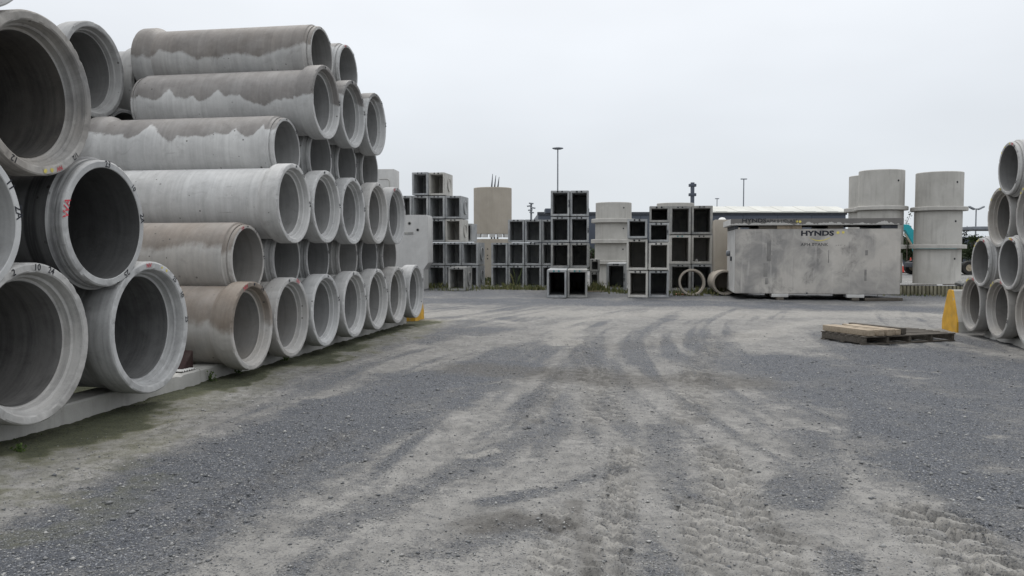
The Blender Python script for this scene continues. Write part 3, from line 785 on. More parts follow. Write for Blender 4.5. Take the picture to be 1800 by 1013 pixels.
for i in range(25):
    t = i / 24 * .30; zz = .012 + .009 * math.sin(t / .30 * 6 * 2 * PI)
    V += [(0.10, t, zz), (-.12, t, zz), (.10, t, zz + .004), (-.12, t, zz + .004)]
for i in range(24):
    a = i * 4; F += [(a, a + 1, a + 5, a + 4), (a + 2, a + 6, a + 7, a + 3), (a, a + 4, a + 6, a + 2), (a + 1, a + 3, a + 7, a + 5)]
link('sheet', mesh('sheet', V, F), M['end'], o)

def barrier(loc, rz, length, label, base, top, h, yellow_side=0.0):
    """concrete barrier with a stepped profile; the end towards the road is painted yellow"""
    o = empty('concrete_barrier', loc, rz, label, 'concrete barrier', 'painted end barriers')
    b, t = base / 2, top / 2
    prof = [(-b, 0), (b, 0), (b * .97, h * .26), (t, h - .02), (t - .02, h), (-t + .02, h), (-t, h - .02), (-b * .97, h * .26)]
    def ext(x0, x1, nm, mat, grow=0):
        n = len(prof); V = [(x, p[0] * (1 + grow), p[1] * (1 + grow)) for x in (x0, x1) for p in prof]
        F = [tuple(range(n))[::-1], tuple(range(n, 2 * n))] + [(i, (i + 1) % n, n + (i + 1) % n, n + i) for i in range(n)]
        bm = bmesh.new(); m0 = mesh(nm, V, F); bm.from_mesh(m0); bpy.data.meshes.remove(m0)
        return link(nm, bm_mesh(nm, bm, .3), mat, o)
    ext(-length, -.004 - yellow_side, 'body', M['ledge'])
    ext(-.004 - yellow_side, 0, 'painted_end', M['yellow'], .002)
    return o
x, y = SE(8.28, .28)
barrier((x, y, 0), -A, 2.5, 'yellow painted barrier end under the farthest bottom pipe of the left stack', .72, .22, .78, .45)
barrier((RO[0] + 1.02 * UX - .03 * NX, RO[1] + 1.02 * UY - .03 * NY, 0), PI - A, 2.6, 'yellow painted barrier end beside the pallet and the right pipe stack', .86, .24, .80, .03)
# right sleeper: rough concrete lumps
for (s0, s1, e0, lab) in ((-.35, .12, .30, 'short concrete block under the first bottom pipe of the right stack'), (-5.6, -.42, .26, 'rough low concrete sleeper under the bottom pipes of the right stack')):
    x, y = RO[0] + s0 * UX + e0 * NX, RO[1] + s0 * UY + e0 * NY
    o = empty('concrete_sleeper', (x, y, 0), -A, lab, 'concrete sleeper', 'sleepers under the right stack')
    V = []; F = []; m_ = max(6, int((s1 - s0) / .12))
    for i in range(m_ + 1):
        t = (s1 - s0) * i / m_; j = random.uniform(-.02, .02); k = random.uniform(-.015, .012)
        for (a, b) in ((-.05 + j, -.05), (0 + j, .10 + k), (.05 + j, .128 + k * .3), (.3, .13), (2.6, .13), (2.6, -.05)): V.append((a, t, b))
    for i in range(m_):
        for k in range(5): F.append((i * 6 + k, (i + 1) * 6 + k, (i + 1) * 6 + k + 1, i * 6 + k + 1))
    F.append(tuple(range(6))); F.append(tuple(range(m_ * 6, m_ * 6 + 6))[::-1])
    bm = bmesh.new(); m0 = mesh('beam', V, F); bm.from_mesh(m0); bpy.data.meshes.remove(m0)
    link('beam', bm_mesh('beam', bm, .5), M['ledge'], o)

# ------------------------------------------------------------------ box culverts and sumps
def culvert(px0, px1, py0, py1, Y, label, group, mat='culvert', ln=1.35, knock=False, yaw=A, plug='plug', t=.072, plugs=2, tint_txt=None):
    """open-fronted precast box; its front face fills px0..px1, py0..py1 at depth Y"""
    a = at(px0, py1, Y); b = at(px1, py0, Y)
    wd, h = (b.x - a.x) * .985 / math.cos(yaw), (b.z - a.z) * .992
    z = max(a.z, 0.0) if a.z > .25 else 0.0
    if z == 0.0: h = b.z * .995
    o = empty('box_culvert', (a.x, Y + random.uniform(-.05, .05), z), -yaw + random.uniform(-.012, .012), label, 'box culvert', group)
    bm = bmesh.new()
    O = [(0, 0), (wd, 0), (wd, h), (0, h)]; I_ = [(t, t * 1.05), (wd - t, t * 1.05), (wd - t, h - t * 1.1), (t, h - t * 1.1)]
    ti = t + .02; B_ = [(ti, ti), (wd - ti, ti), (wd - ti, h - ti), (ti, h - ti)]
    def ring(P, y): return [bm.verts.new((p[0], y, p[1])) for p in P]
    of, ob, inf, inb = ring(O, 0), ring(O, ln), ring(I_, 0), ring(B_, ln - .1)
    oe = []
    for i in range(4):
        j = (i + 1) % 4
        bm.faces.new((of[i], of[j], inf[j], inf[i])); bm.faces.new((of[j], of[i], ob[i], ob[j])); bm.faces.new((inf[i], inf[j], inb[j], inb[i]))
    bm.faces.new(ob[::-1]); bm.faces.new(inb)
    bmesh.ops.recalc_face_normals(bm, faces=bm.faces)
    ed = [e for e in bm.edges if (e.verts[0] in of and e.verts[1] in of) or (e.verts[0] in ob and e.verts[1] in ob) or (e.verts[0] in of and e.verts[1] in ob) or (e.verts[1] in of and e.verts[0] in ob) or (e.verts[0] in inf and e.verts[1] in inf)]
    bmesh.ops.bevel(bm, geom=ed, offset=.012, segments=2, affect='EDGES')
    for v in bm.verts:
        if v.co.y < .02: v.co += Vector([random.uniform(-.004, .004) for _ in range(3)])
    link('shell', bm_mesh('shell', bm, .5), M[mat], o)
    if plugs:
        for k in (-.09, .07):
            m0 = lathe('lifting_plug', [(-.006, 0.0001), (-.006, .030), (.02, .032)], 10, 'X')
            p = link('lifting_plug', m0, M[plug], o); p.location = (wd * .5 + k, .0, h - t * .5); p.rotation_euler = (0, 0, PI / 2); 
    if knock:
        r = min(h, ln) * .27
        m0 = lathe('knockout', [(.001, r + .03), (.014, r + .02), (.014, r), (-.03, r - .01), (-.03, .001)], 28, 'X')
        bm2 = bmesh.new(); bm2.from_mesh(m0); bpy.data.meshes.remove(m0)
        p = link('knockout', bm_mesh('knockout', bm2, .5), M[mat], o); p.location = (wd + .032, ln * .52, h * .5)
    return o
YA = 34.6
cols = {0: (695.5, 724), 1: (724.5, 753), 2: (753.3, 782), 3: (782.6, 811), 4: (812, 840.6)}
rows = {5: (303.2, 343.4), 4: (344.4, 384.4), 3: (385.3, 425.4), 2: (426.2, 466.4), 1: (467.2, 507)}
ga = 'culverts of the stepped stack beside the left pipes'
rname = {5: 'top row', 4: 'fourth row up', 3: 'third row up', 2: 'second row up', 1: 'ground row'}
for r, cs, kn in ((5, (1, 2), 2), (4, (0, 1, 2, 3), 3), (3, (1, 2, 3), 3), (2, (1, 2, 3, 4), 4), (1, (0, 1, 2, 3, 4), 4)):
    for c in cs:
        vis = [q for q in cs]
        pos = ORD[vis.index(c)]
        lab = f'{pos} culvert from the left in the {rname[r]} of the stepped stack'
        off = .6 if (r in (5, 4, 3) and c <= 3 and r != 4) else 0
        culvert(*cols[c], *rows[r], YA, lab, ga, 'culvert_pale' if (r, c) in ((3, 3), (5, 2)) else 'culvert', 1.4, c == kn)
culvert(788, 818.2, 470, 511.4, 32.0, 'weathered brownish culvert standing alone in front of the stepped stack', ga, 'culvert_dark', 1.25, True)
culvert(811.5, 830, 393, 425, 36.6, 'culvert end poking out behind the third row of the stepped stack', ga, 'culvert', 1.0, False, plugs=0)

YB = 34.4; gb = 'culverts of the low three-row stack'
cB = [(863.5, 892.4), (893, 921.8), (922.5, 951.4), (952, 981)]
for r, (rn, y0, y1, cs) in enumerate((('ground row', 467.2, 507.5, (0, 1, 2, 3)), ('middle row', 426.8, 466.4, (0, 1, 2, 3)), ('top row', 386, 426, (1, 2, 3)))):
    for i, c in enumerate(cs):
        culvert(*cB[c], y0, y1, YB, f'{ORD[i]} culvert from the left in the {rn} of the low stack', gb, 'culvert', 1.4, yaw=.12)
gc = 'culverts of the narrow tower'
YC = 30.4
for i, (y0, y1) in enumerate(((427, 471), (381.2, 426), (335, 380.2))):
    for k, (a, b) in enumerate(((968, 1001.3), (1002, 1035.2))):
        culvert(a, b, y0, y1, YC, f"{('left','right')[k]} culvert in the {('second','third','top')[i]} tier of the narrow four-high tower", gc, 'culvert_dark' if i == 0 else 'culvert', 2.2, yaw=.10)
for k, (a, b) in enumerate(((961, 996.4), (997.2, 1033.2))):
    culvert(a, b, 474.5, 524, 27.4, f"{('left','right')[k]} weathered culvert at the foot of the narrow tower, set forward", gc, 'culvert_dark' if k else 'culvert', 5.0, yaw=.085, plug='teal_plug')
gd = 'culverts of the mixed stacks beside the tank'
D_ = [(1104, 1139, 476, 523.2, 27.6, 'culvert_pale', 'left culvert on the ground below the tall-opening culvert, mixed stack'),
      (1140, 1175.6, 476, 523.2, 27.6, 'culvert', 'ground culvert second from the left in the mixed stack, beside the leaning ring'),
      (1101.3, 1138.2, 420.6, 475, 27.6, 'culvert_pale', 'pale tall-opening culvert in the second tier, left column of the mixed stack'),
      (1139.6, 1175.8, 426.6, 475, 27.6, 'culvert_pale', 'pale culvert in the second tier, second column of the mixed stack'),
      (1102.3, 1137.3, 385, 419.5, 27.6, 'culvert', 'low square-opening culvert topping the left column of the mixed stack'),
      (1140.6, 1176, 391.7, 425.6, 27.6, 'culvert', 'low culvert with writing down its side, third tier of the second column'),
      (1141.5, 1177, 362.6, 391, 27.6, 'culvert_dark', 'low weathered culvert topping the second column of the mixed stack'),
      (1177.4, 1214.4, 464.8, 511.8, 31.9, 'culvert_dark', 'dark ground culvert behind the left half of the leaning ring'),
      (1215, 1252, 464.8, 511.8, 31.9, 'culvert', 'dark ground culvert behind the right half of the leaning ring'),
      (1177, 1214.2, 413.2, 464.2, 31.9, 'culvert_pale', 'culvert with teal plugs in the middle tier, third column of the mixed stack'),
      (1215, 1251.6, 413.2, 464.2, 31.9, 'culvert_pale', 'culvert with a small white lump inside, middle tier of the rightmost column'),
      (1177.6, 1214.6, 362.3, 412.4, 31.9, 'culvert_dark', 'tall weathered culvert at the top of the third column of the mixed stack'),
      (1215.2, 1252.2, 361.6, 412.4, 31.9, 'culvert_dark', 'tall weathered culvert at the top of the rightmost column of the mixed stack'),
      (1065.6, 1099.4, 463, 510.5, 32.4, 'culvert', 'lone culvert with writing on its rim standing before the flanged risers'),
      (1036.4, 1053.6, 478.5, 510, 33, 'culvert_dark', 'small open frame in the grass right of the narrow tower'),
      (1036.4, 1054.4, 455.6, 478, 33, 'culvert_dark', 'small dark box resting on the grassy frame right of the tower')]
for a, b, c, d, Y, m_, lab in D_:
    culvert(a, b, c, d, Y, lab, gd, m_, 2.3 if b - a > 20 else .8, yaw=.165 if a > 1060 else .1, plug='teal_plug' if 'teal' in lab else 'plug', t=.085 if Y > 31 else .07)
# stencilled codes down the rims
def wall_text(px, py, Y, txt, size, mat, vert=False, wide=1., bold=.002, name='stencilled_text', label=None, yaw=0, parent=None):
    V2, F = text_verts(txt, size, bold, wide); p = at(px, py, Y)
    V = []
    for tx, ty in V2:
        if vert: tx, ty = -ty, tx
        V.append((tx, 0, ty))
    return V, F, p
def stencil_on(obj, x, z, txt, size, vert=True):
    V2, F = text_verts(txt, size, .003)
    V = [(x - (ty if vert else -tx), -.006, z + (tx if vert else ty)) for tx, ty in V2]
    link('stencilled_code', mesh('stencilled_code', V, F), M['black2'], obj)
for o in list(COL.objects):
    lb = o.get('label', '')
    if 'top tier of the narrow' in lb and lb.startswith('left'): stencil_on(o, .66, .45, '255 NSS', .075)
    if 'third tier of the narrow' in lb and lb.startswith('right'): stencil_on(o, .65, .45, 'NS12 1', .075)
    if lb.startswith('low culvert with writing'): stencil_on(o, .60, .32, '2 NS1', .07)
    if lb.startswith('lone culvert'): stencil_on(o, .68, .5, 'NSS 12Z', .085); stencil_on(o, .36, 1.0, '2 555 2', .06, False)
# small lump in the open culvert
p = at(1226, 459.5, 31.9)
bm = bmesh.new(); bmesh.ops.create_icosphere(bm, subdivisions=2, radius=.055)
for v in bm.verts: v.co *= random.uniform(.8, 1.2); v.co.z *= .8
o = link('concrete_lump', bm_mesh('concrete_lump', bm, .8), M['end']); o.location = (p.x, p.y + .12, p.z + .03)
tag(o, 'small white lump lying in the opening of a culvert above the ring', 'lump')

# ------------------------------------------------------------------ round risers
def riser(x, y, z, r, h, label, group, mat='riser', flange=0., fh=.15, holes=(), wall=.1):
    o = empty('manhole_riser', (x, y, z), 0, label, 'manhole riser', group)
    b = fh if flange else 0
    prof = [(b, r), (h * .5, r), (h - .02, r), (h, r - .02), (h, r - wall), (b + .02, r - wall)]
    link('wall', lathe('wall', prof, 72, 'Z'), M[mat], o)
    if flange:
        link('flange', lathe('flange', [(.004, r - wall), (.004, flange - .015), (.02, flange), (fh - .02, flange), (fh, flange - .02), (fh + .012, r + .004), (fh + .012, r - .01)], 72, 'Z'), M[mat], o)
    for (px, z2) in holes:
        th = px; m0 = lathe('lifting_hole', [(.006, .001), (.006, .036), (-.03, .040)], 14, 'X')
        q = link('lifting_hole', m0, M['plug'], o); q.location = ((r) * math.cos(th), (r) * math.sin(th), z2); q.rotation_euler = (0, 0, th)
    return o
def stack(px0, px1, Y, ys, labels, group, mat='riser', fl=None, fhpx=7, hole=None, base_flange=False):
    """ys: pixel heights of joints from the base up"""
    c = at((px0 + px1) / 2, 437, Y); r = (px1 - px0) / 2 / FPX * Y
    for i, lab in enumerate(labels):
        z0 = at(900, ys[i], Y - r).z; z1 = at(900, ys[i + 1], Y - r).z
        f = r * fl if fl and (i > 0 or base_flange) else 0
        riser(c.x + random.uniform(-.01, .01) + .012 * i, Y, max(z0, 0) if i else (z0 if z0 > .2 else 0), r, (z1 - z0) - .004, lab, group, mat, f, fhpx / FPX * Y if f else .15, [(hole, (z1 - z0) * .72)] if hole else [])
gm_ = 'flanged manhole risers'
stack(1609, 1685.5, 30.6, [500.5, 437.5, 370, 300.5], ['bottom flanged riser of the freestanding three-high column right of the tank', 'middle flanged riser of the freestanding three-high column right of the tank', 'top riser of the freestanding three-high column right of the tank'], gm_, fl=1.2, hole=-1.25)
stack(1508.5, 1583.5, 31.4, [508, 438, 369, 297], ['lowest riser of the column behind the right end of the tank', 'second riser of the column behind the right end of the tank', 'top riser of the column behind the right end of the tank'], gm_, fl=1.17, hole=-1.2)
stack(1492, 1566, 34.5, [506, 440, 372, 306.5], ['lowest riser of the half-hidden column left of the one behind the tank', 'second riser of the half-hidden column left of the one behind the tank', 'top riser of the half-hidden column left of the one behind the tank'], gm_, fl=1.2)
stack(1045.5, 1108, 39.5, [498, 465, 428, 391.5, 355], ['ground riser of the flanged column behind the lone culvert', 'second riser of the flanged column behind the lone culvert', 'third riser of the flanged column behind the lone culvert', 'top riser of the flanged column behind the lone culvert'], gm_, fl=1.24, hole=-1.1)
stack(1153.5, 1218, 41.5, [496, 440, 356], ['lower riser of the column hidden behind the mixed stack', 'round riser showing its rim above the mixed culvert stack'], gm_)
stack(833.5, 899, 41, [494, 417.5], ['lower tan tank section with small holes behind the stepped stack'], 'tan round tank sections', 'riser_tan')
stack(833, 899.5, 41, [411, 328.5], ['tall tan round tank section standing above the low culvert stack'], 'tan round tank sections', 'riser_tan')
c41 = at(866, 437, 41); r41 = 66 / 2 / FPX * 41
zlow = at(900, 417.5, 41 - r41).z; zup = at(900, 411, 41 - r41).z
for i in range(7):
    t = -PI / 2 + (i - 3) * .42
    o = link('timber_packer', box_mesh('timber_packer', -.13, .13, -.05, .05, 0, zup - zlow - .004, .006), M['end'] if i not in (0, 6) else M['wood'])
    o.location = (c41.x + (r41 - .06) * math.cos(t), 41 + (r41 - .06) * math.sin(t), zlow + .002); o.rotation_euler = (0, 0, t + PI / 2)
    tag(o, f'{ORD[i]} packer from the left between the two tan tank sections', 'packer', 'packers between the tan tank sections')
# small holes of the lower tan section
low = [o for o in COL.objects if o.get('label', '').startswith('lower tan')][0]
for (px, py) in ((857, 438), (857, 449), (857, 455), (868, 440)):
    q = at(px, py, 41 - r41); x = q.x - low.location.x; y_ = -math.sqrt(max(.01, r41 ** 2 - x * x))
    h_ = link('hole', lathe('hole', [(.004, .001), (.004, .03), (-.02, .03)], 10, 'X'), M['plug'], low)
    h_.location = (x, y_, q.z - low.location.z); h_.rotation_euler = (0, 0, math.atan2(y_, x))
# three rods standing up behind the tan section
for i, (px, py, lean) in enumerate(((865, 306, .03), (870, 308.5, .05), (875.5, 311, .06))):
    a, b = at(px - 1, 334, 46), at(px, py, 46)
    o = tubes('steel_mast', [((a.x, 46, 0), (a.x, 46, a.z), .05, .05), ((a.x, 46, a.z), (b.x + lean, 46, b.z), .05, .012)], M['dmetal'])
    tag(o, f"{('left','middle','right')[i]} of three thin dark rods rising behind the tan tank", 'mast', 'three rods behind the tan tank')

# pale chamber behind the tank's left end
a, b = at(1255.5, 505, 30.2), at(1300, 386.5, 30.2)
o = empty('precast_chamber', (a.x, 30.2, 0), -A, 'tall plain tan concrete chamber behind the left end of the tank', 'precast chamber')
link('body', box_mesh('body', 0, b.x - a.x, 0, 1.4, 0, b.z, .02), M['riser_tan'], o)
link('dome', lathe('dome', [(b.z - .02, .14), (b.z + .03, .13), (b.z + .08, .08), (b.z + .095, .001)], 20, 'Z'), M['white'], o).location = (.27, .3, 0)

# leaning ring and short pipe
def ring_obj(px, py, Y, ro, ri, wdt, tilt, yaw, label, name, z):
    p = at(px, py, Y)
    o = link(name, lathe(name, [(-wdt, ri), (-wdt, ro - .02), (-wdt * .5, ro - .015), (-wdt * .48, ro), (-.01, ro), (0, ro - .01), (0, ri + .015), (-.02, ri), (-wdt, ri)], 64, 'X'), M['riser_tan'])
    o.rotation_euler = (0, tilt, -PI / 2 + yaw); o.location = (p.x, Y, z); return o
rr0 = 23.8 / FPX * 28.6
o = ring_obj(1216.6, 499, 28.6, rr0, rr0 * .84, .16, -.14, .04, '', 'concrete_ring', rr0 + .0)
tag(o, 'thin concrete ring propped upright against the dark ground culverts', 'concrete ring')
rp = .43
o = ring_obj(1275, 498, 28.9, rp, rp * .82, 1.8, 0, -.12, '', 'short_pipe', rp + .0); o.data.materials[0] = M['riser_tan']
tag(o, 'short pipe lying open end forward at the left foot of the tank', 'concrete pipe')
p = gnd(1296, 520)
o = ring_obj(1311, 510, 27.9, .42, .35, .9, 0, .05, '', 'short_pipe', .42)
o.location = (at(1309, 500, 29.4).x, 29.4, .42)
tag(o, 'pipe half hidden under the left end of the tank', 'concrete pipe')

# ------------------------------------------------------------------ the big tank, its lid and supports
TZ = .19
fl_ = gnd(1291, 515.9, TZ); fr_ = gnd(1582, 518.4, TZ)
TW = math.hypot(fr_.x - fl_.x, fr_.y - fl_.y); TYAW = math.atan2(fr_.y - fl_.y, fr_.x - fl_.x)
TH = at(1291, 403, fl_.y).z - TZ; TD = 2.9
T = empty('concrete_tank', (fl_.x, fl_.y, TZ), TYAW, 'big stained rectangular concrete tank with black lettering on timber and blocks', 'tank')
bm = bmesh.new()
tt = .14
O = [(0, 0), (TW, 0), (TW, TD), (0, TD)]; I_ = [(tt, tt), (TW - tt, tt), (TW - tt, TD - tt), (tt, TD - tt)]
def rg(P, z): return [bm.verts.new((p[0], p[1], z)) for p in P]
ob, ot, it, ib = rg(O, 0), rg(O, TH), rg(I_, TH), rg(I_, tt)
for i in range(4):
    j = (i + 1) % 4
    bm.faces.new((ob[i], ob[j], ot[j], ot[i])); bm.faces.new((ot[i], ot[j], it[j], it[i])); bm.faces.new((it[i], it[j], ib[j], ib[i]))
bm.faces.new(ob[::-1]); bm.faces.new(ib)
bmesh.ops.recalc_face_normals(bm, faces=bm.faces)
bmesh.ops.bevel(bm, geom=[e for e in bm.edges if len(e.link_faces) == 2], offset=.018, segments=2, affect='EDGES')
sh = bm_mesh('shell', bm, .5); sh.materials.append(M['tank']); sh.materials.append(M['end'])
for f in sh.polygons:
    if f.normal.x < -.8 and f.center.x < .05: f.material_index = 1  # left end made paler in colour, standing in for light falling on it
link('shell', sh, None, T)
def tpos(px, py):      # pixel on the tank's front plane -> local x, z
    d = ray(px, py); n = Vector((-math.sin(TYAW), math.cos(TYAW), 0)); p0 = Vector((fl_.x, fl_.y, 0)); c = Vector((0, 0, CAMH))
    t = (p0 - c).dot(n) / d.dot(n); p = c + d * t
    return (p - p0).dot(Vector((math.cos(TYAW), math.sin(TYAW), 0))), p.z - TZ
def tank_text(par, txt, px, py, size, bold, wide, mat, z_off=0, name='lettering', space=1.0, y=-.004):
    V2, F = text_verts(txt, size, bold, wide, space); x, z = tpos(px, py)
    return link(name, mesh(name, [(x + a, y, z + b - z_off) for a, b in V2], F), mat, par)
tank_text(T, 'HYNDS', 1436.5, 410.6, .205, .009, 1.42, M['black2'], space=1.02)
tank_text(T, 'API4.0TANK', 1431.5, 430.3, .135, .0, 1.08, M['black'], space=1.05)
for q_ in (1452.5, 1470, 1474, 1478, 1485): tank_text(T, '.' if q_ < 1460 else '-', q_, 431.0, .10, .001, 1, M['black2'] if q_ < 1460 else M['black'], name='faded_mark')
def arc_strip(name, p, mat, par):
    n = 24; V = []; F = []
    x0, z0 = tpos(1421, 416.5); x1, z1 = tpos(1460, 415.8); xm, zm = tpos(1442, 423.6)
    for i in range(n + 1):
        t = i / n; x = x0 + (x1 - x0) * t; dip = (z0 - zm) * (1 - (2 * (t * .93 + .02) - 1) ** 2); th = .004 + .05 * t * (1.12 - t) * 1.6
        z = z0 + (z1 - z0) * t - dip
        V += [(x, -.004, z - th * .5), (x, -.004, z + th * .5)]
    F = [(2 * i, 2 * i + 2, 2 * i + 3, 2 * i + 1) for i in range(n)]
    link(name, mesh(name, V, F), mat, par)
arc_strip('swoosh', None, M['yelink'], T)
def dot(par, px, py, r, mat, zo=0, y=-.004):
    x, z = tpos(px, py); n = 16
    link('paint_dot', mesh('paint_dot', [(x, y, z - zo)] + [(x + r * random.uniform(.85, 1.1) * math.cos(2 * PI * i / n), y, z - zo + r * random.uniform(.85, 1.1) * math.sin(2 * PI * i / n)) for i in range(n)], [(0, 1 + i, 1 + (i + 1) % n) for i in range(n)]), mat, par)
for (a_, b_, c_, d_) in ((1348.5, 1355, 421, 459), (1342.5, 1349, 463, 487), (1345, 1349.5, 489, 500), (1521, 1525.5, 440, 449), (1519.5, 1523, 474, 494), (1456, 1457, 440, 462)):
    x0, z1 = tpos(a_, c_); x1, z0 = tpos(b_, d_)
    link('form_mark', box_mesh('form_mark', x0, x1, -.004, .01, z0, z1, .0015), M['tank_mark'], T)
dot(T, 1473, 409.3, .045, M['yelink']); dot(T, 1482.3, 408.6, .042, M['yelink'])
# pipe stub and fitting on the left end
st = link('pipe_stub', lathe('pipe_stub', [(0, .001), (0, .09), (.02, .095), (.10, .095), (.12, .08), (.12, .001)], 24, 'X'), M['metal'], T)
st.location = (-.12, TD * .62, TH * .62)
link('bracket', box_mesh('bracket', -.05, 0, TD * .35, TD * .40, TH * .50, TH * .57, .004), M['dmetal'], T)
link('block_patch', box_mesh('block_patch', TW * .44, TW * .45, -.012, .01, .005, .05, .003), M['dmetal'], T)
# lid
LZ0 = at(1300, 396.6, fl_.y).z
LID = empty('tank_lid', (0, 0, 0), TYAW, 'long concrete lid slab with stencilled lettering resting on the tank', 'tank lid')
lx0, _ = tpos(1282.5, 396); lx1, _ = tpos(1588, 396)
LID.location = (fl_.x, fl_.y, LZ0)
LH = at(1300, 385.2, fl_.y).z - LZ0
bm = bmesh.new(); box_bm(bm, lx0 + .03, lx1, -.06, TD + .06, 0, LH)
bmesh.ops.bevel(bm, geom=bm.edges[:], offset=.014, segments=2, affect='EDGES')
lm_ = bm_mesh('slab', bm, .5); lm_.materials.append(M['lid']); lm_.materials.append(M['end'])
for f in lm_.polygons:
    if f.normal.x < -.7: f.material_index = 1
link('slab', lm_, None, LID)
zo = LZ0 - TZ
tank_text(LID, 'HYNDS', 1325, 388.4, .165, .004, 1.35, M['black'], zo, y=-.066)
tank_text(LID, 'API4.0 LID-A03', 1374, 389.4, .145, .0, 1.0, M['black'], zo, y=-.066)
dot(LID, 1400.5, 389.6, .038, M['yelink'], zo, -.066); dot(LID, 1405.8, 389.8, .038, M['yelink'], zo, -.066)
for k in (.3, .55, .8):
    link('lifting_loop', lathe('lifting_loop', [(0, .05), (.03, .05), (.045, .02), (.045, .001)], 14, 'Z'), M['plug'], LID).location = (TW * k, TD * .5, LH - .002)
# packers between lid and tank
for i, (a, b, m_) in enumerate(((1292, 1298, 'dmetal'), (1334, 1366, 'wood'), (1366.5, 1410, 'timber'), (1456, 1483, 'wood'), (1550, 1579, 'dmetal'))):
    x0, _ = tpos(a, 400); x1, _ = tpos(b, 400)
    o = link('timber_packer', box_mesh('timber_packer', 0, x1 - x0, 0, TD - .1, 0, zo - TH - .004, .004), M[m_]); o.rotation_euler = (0, 0, TYAW)
    o.location = (fl_.x + math.cos(TYAW) * x0 - math.sin(TYAW) * .05, fl_.y + math.sin(TYAW) * x0 + math.cos(TYAW) * .05, TZ + TH + .002)
    tag(o, f'{ORD[i]} packer from the left between the tank and its lid', 'packer', 'packers under the tank lid')
# supports
def onT(x, y, z): return (fl_.x + math.cos(TYAW) * x - math.sin(TYAW) * y, fl_.y + math.sin(TYAW) * x + math.cos(TYAW) * y, z)
for i, (a, b) in enumerate(((1356, 1385), (1487.5, 1518))):
    x0, _ = tpos(a, 516); x1, _ = tpos(b, 516)
    o = link('concrete_block', box_mesh('concrete_block', 0, x1 - x0, 0, .55, 0, .10, .01, .004), M['end']); o.location = onT(x0, -.10, TZ - .102); o.rotation_euler = (0, 0, TYAW)
    tag(o, f"{('left','right')[i]} pale concrete block under the front edge of the tank", 'concrete block', 'blocks under the tank')
    o = link('timber_bearer', box_mesh('timber_bearer', 0, .21, 0, 2.9, 0, TZ - .104, .006, .003), M['wood']); o.location = onT(x0 + .14, -.16, 0); o.rotation_euler = (0, 0, TYAW)
    tag(o, f"timber bearer under the {('left','right')[i]} concrete block of the tank", 'timber bearer', 'bearers under the tank')
x0, _ = tpos(1500, 520)
o = link('timber_bearer', box_mesh('timber_bearer', 0, 1.15, 0, .16, 0, .085, .006, .003), M['wood']); o.location = onT(x0 + .32, -.12, 0); o.rotation_euler = (0, 0, TYAW + .16)
tag(o, 'loose timber lying askew in front of the right tank support', 'timber bearer', 'bearers under the tank')

# ------------------------------------------------------------------ pallet and timbers
pn = gnd(1520, 608); pr_ = gnd(1688, 601.7); pL = gnd(1440.3, 597.5)
ex = Vector((pr_.x - pn.x, pr_.y - pn.y, 0)); lx = ex.length; pyaw = math.atan2(ex.y, ex.x) + .06
ly = Vector((pL.x - pn.x, pL.y - pn.y, 0)).length
shear = math.atan2(pL.y - pn.y, pL.x - pn.x)
PAL = empty('wooden_pallet', (pn.x, pn.y, gz(pn.x, pn.y) * .5), pyaw, 'old dark wooden pallet on the gravel with sawn timbers on it', 'pallet')
ly = 1.06
for i in range(5):
    xx = i * (lx - .05) / 4
    link('bearer', box_mesh('bearer', xx, xx + .05, .012, ly - .012, .022, .122, .004, .002), M['wood'], PAL)
nb = 7
for i in range(nb):
    yy = i * (ly - .10) / (nb - 1)
    link('deck_board', box_mesh('deck_board', -.012, lx + .012, yy, yy + .10, .1235, .145 + random.uniform(-.003, .003), .003, .002), M['wood'], PAL)
for i in range(3):
    yy = i * (ly - .10) / 2
    link('bottom_board', box_mesh('bottom_board', -.01, lx + .01, yy, yy + .10, .0, .0205, .003, .001), M['wood'], PAL)
c, s = math.cos(pyaw), math.sin(pyaw)
tim = [(.05, -.02, .13, .10, 1.08, .00), (.27, -.03, .11, .095, 1.12, .02), (.43, -.05, .10, .098, 1.02, -.02), (.55, .0, .075, .098, 1.14, .01), (.65, .01, .11, .09, 1.1, -.008), (.80, .03, .10, .105, 1.2, .03)]
for i, (xx, y0, wd, h, L, rz) in enumerate(tim):
    o = link('sawn_timber', box_mesh('sawn_timber', 0, wd, 0, L, 0, h, .004, .002), M['timber'] if i != 5 else M['wood'])
    o.data.transform(Matrix.Rotation(PI / 2, 4, 'Z') @ Matrix.Rotation(-PI / 2, 4, 'Z'))
    o.location = (pn.x + c * xx - s * y0, pn.y + s * xx + c * y0, PAL.location.z + .151); o.rotation_euler = (0, 0, pyaw + rz + .02)
    tag(o, f'{ORD[i]} sawn timber from the left lying across the pallet', 'timber', 'timbers on the pallet')

# ------------------------------------------------------------------ precast units behind the left stack
p0 = at(694, 509, 32.5); p1 = at(752.5, 378, 32.5)
o = empty('precast_unit', (p0.x, 32.5, 0), -A * .3, 'pale precast unit with two small holes behind the far end of the left stack', 'precast unit')
W_, H_ = p1.x - p0.x, p1.z
prof = [(-1.0, 0), (W_ - .18, 0), (W_ - .18, .78), (W_, 1.05), (W_ + .0, H_ - .12), (W_ - .04, H_), (.45, H_), (.40, H_ - .03), (-1.0, H_ - .03)]
V = [(x, y, z) for y in (0, 1.3) for x, z in prof]; n = len(prof)
F = [tuple(range(n))[::-1], tuple(range(n, 2 * n))] + [(i, (i + 1) % n, n + (i + 1) % n, n + i) for i in range(n)]
bm = bmesh.new(); m0 = mesh('body', V, F); bm.from_mesh(m0); bpy.data.meshes.remove(m0); bmesh.ops.recalc_face_normals(bm, faces=bm.faces)
bmesh.ops.bevel(bm, geom=bm.edges[:], offset=.012, segments=2, affect='EDGES')
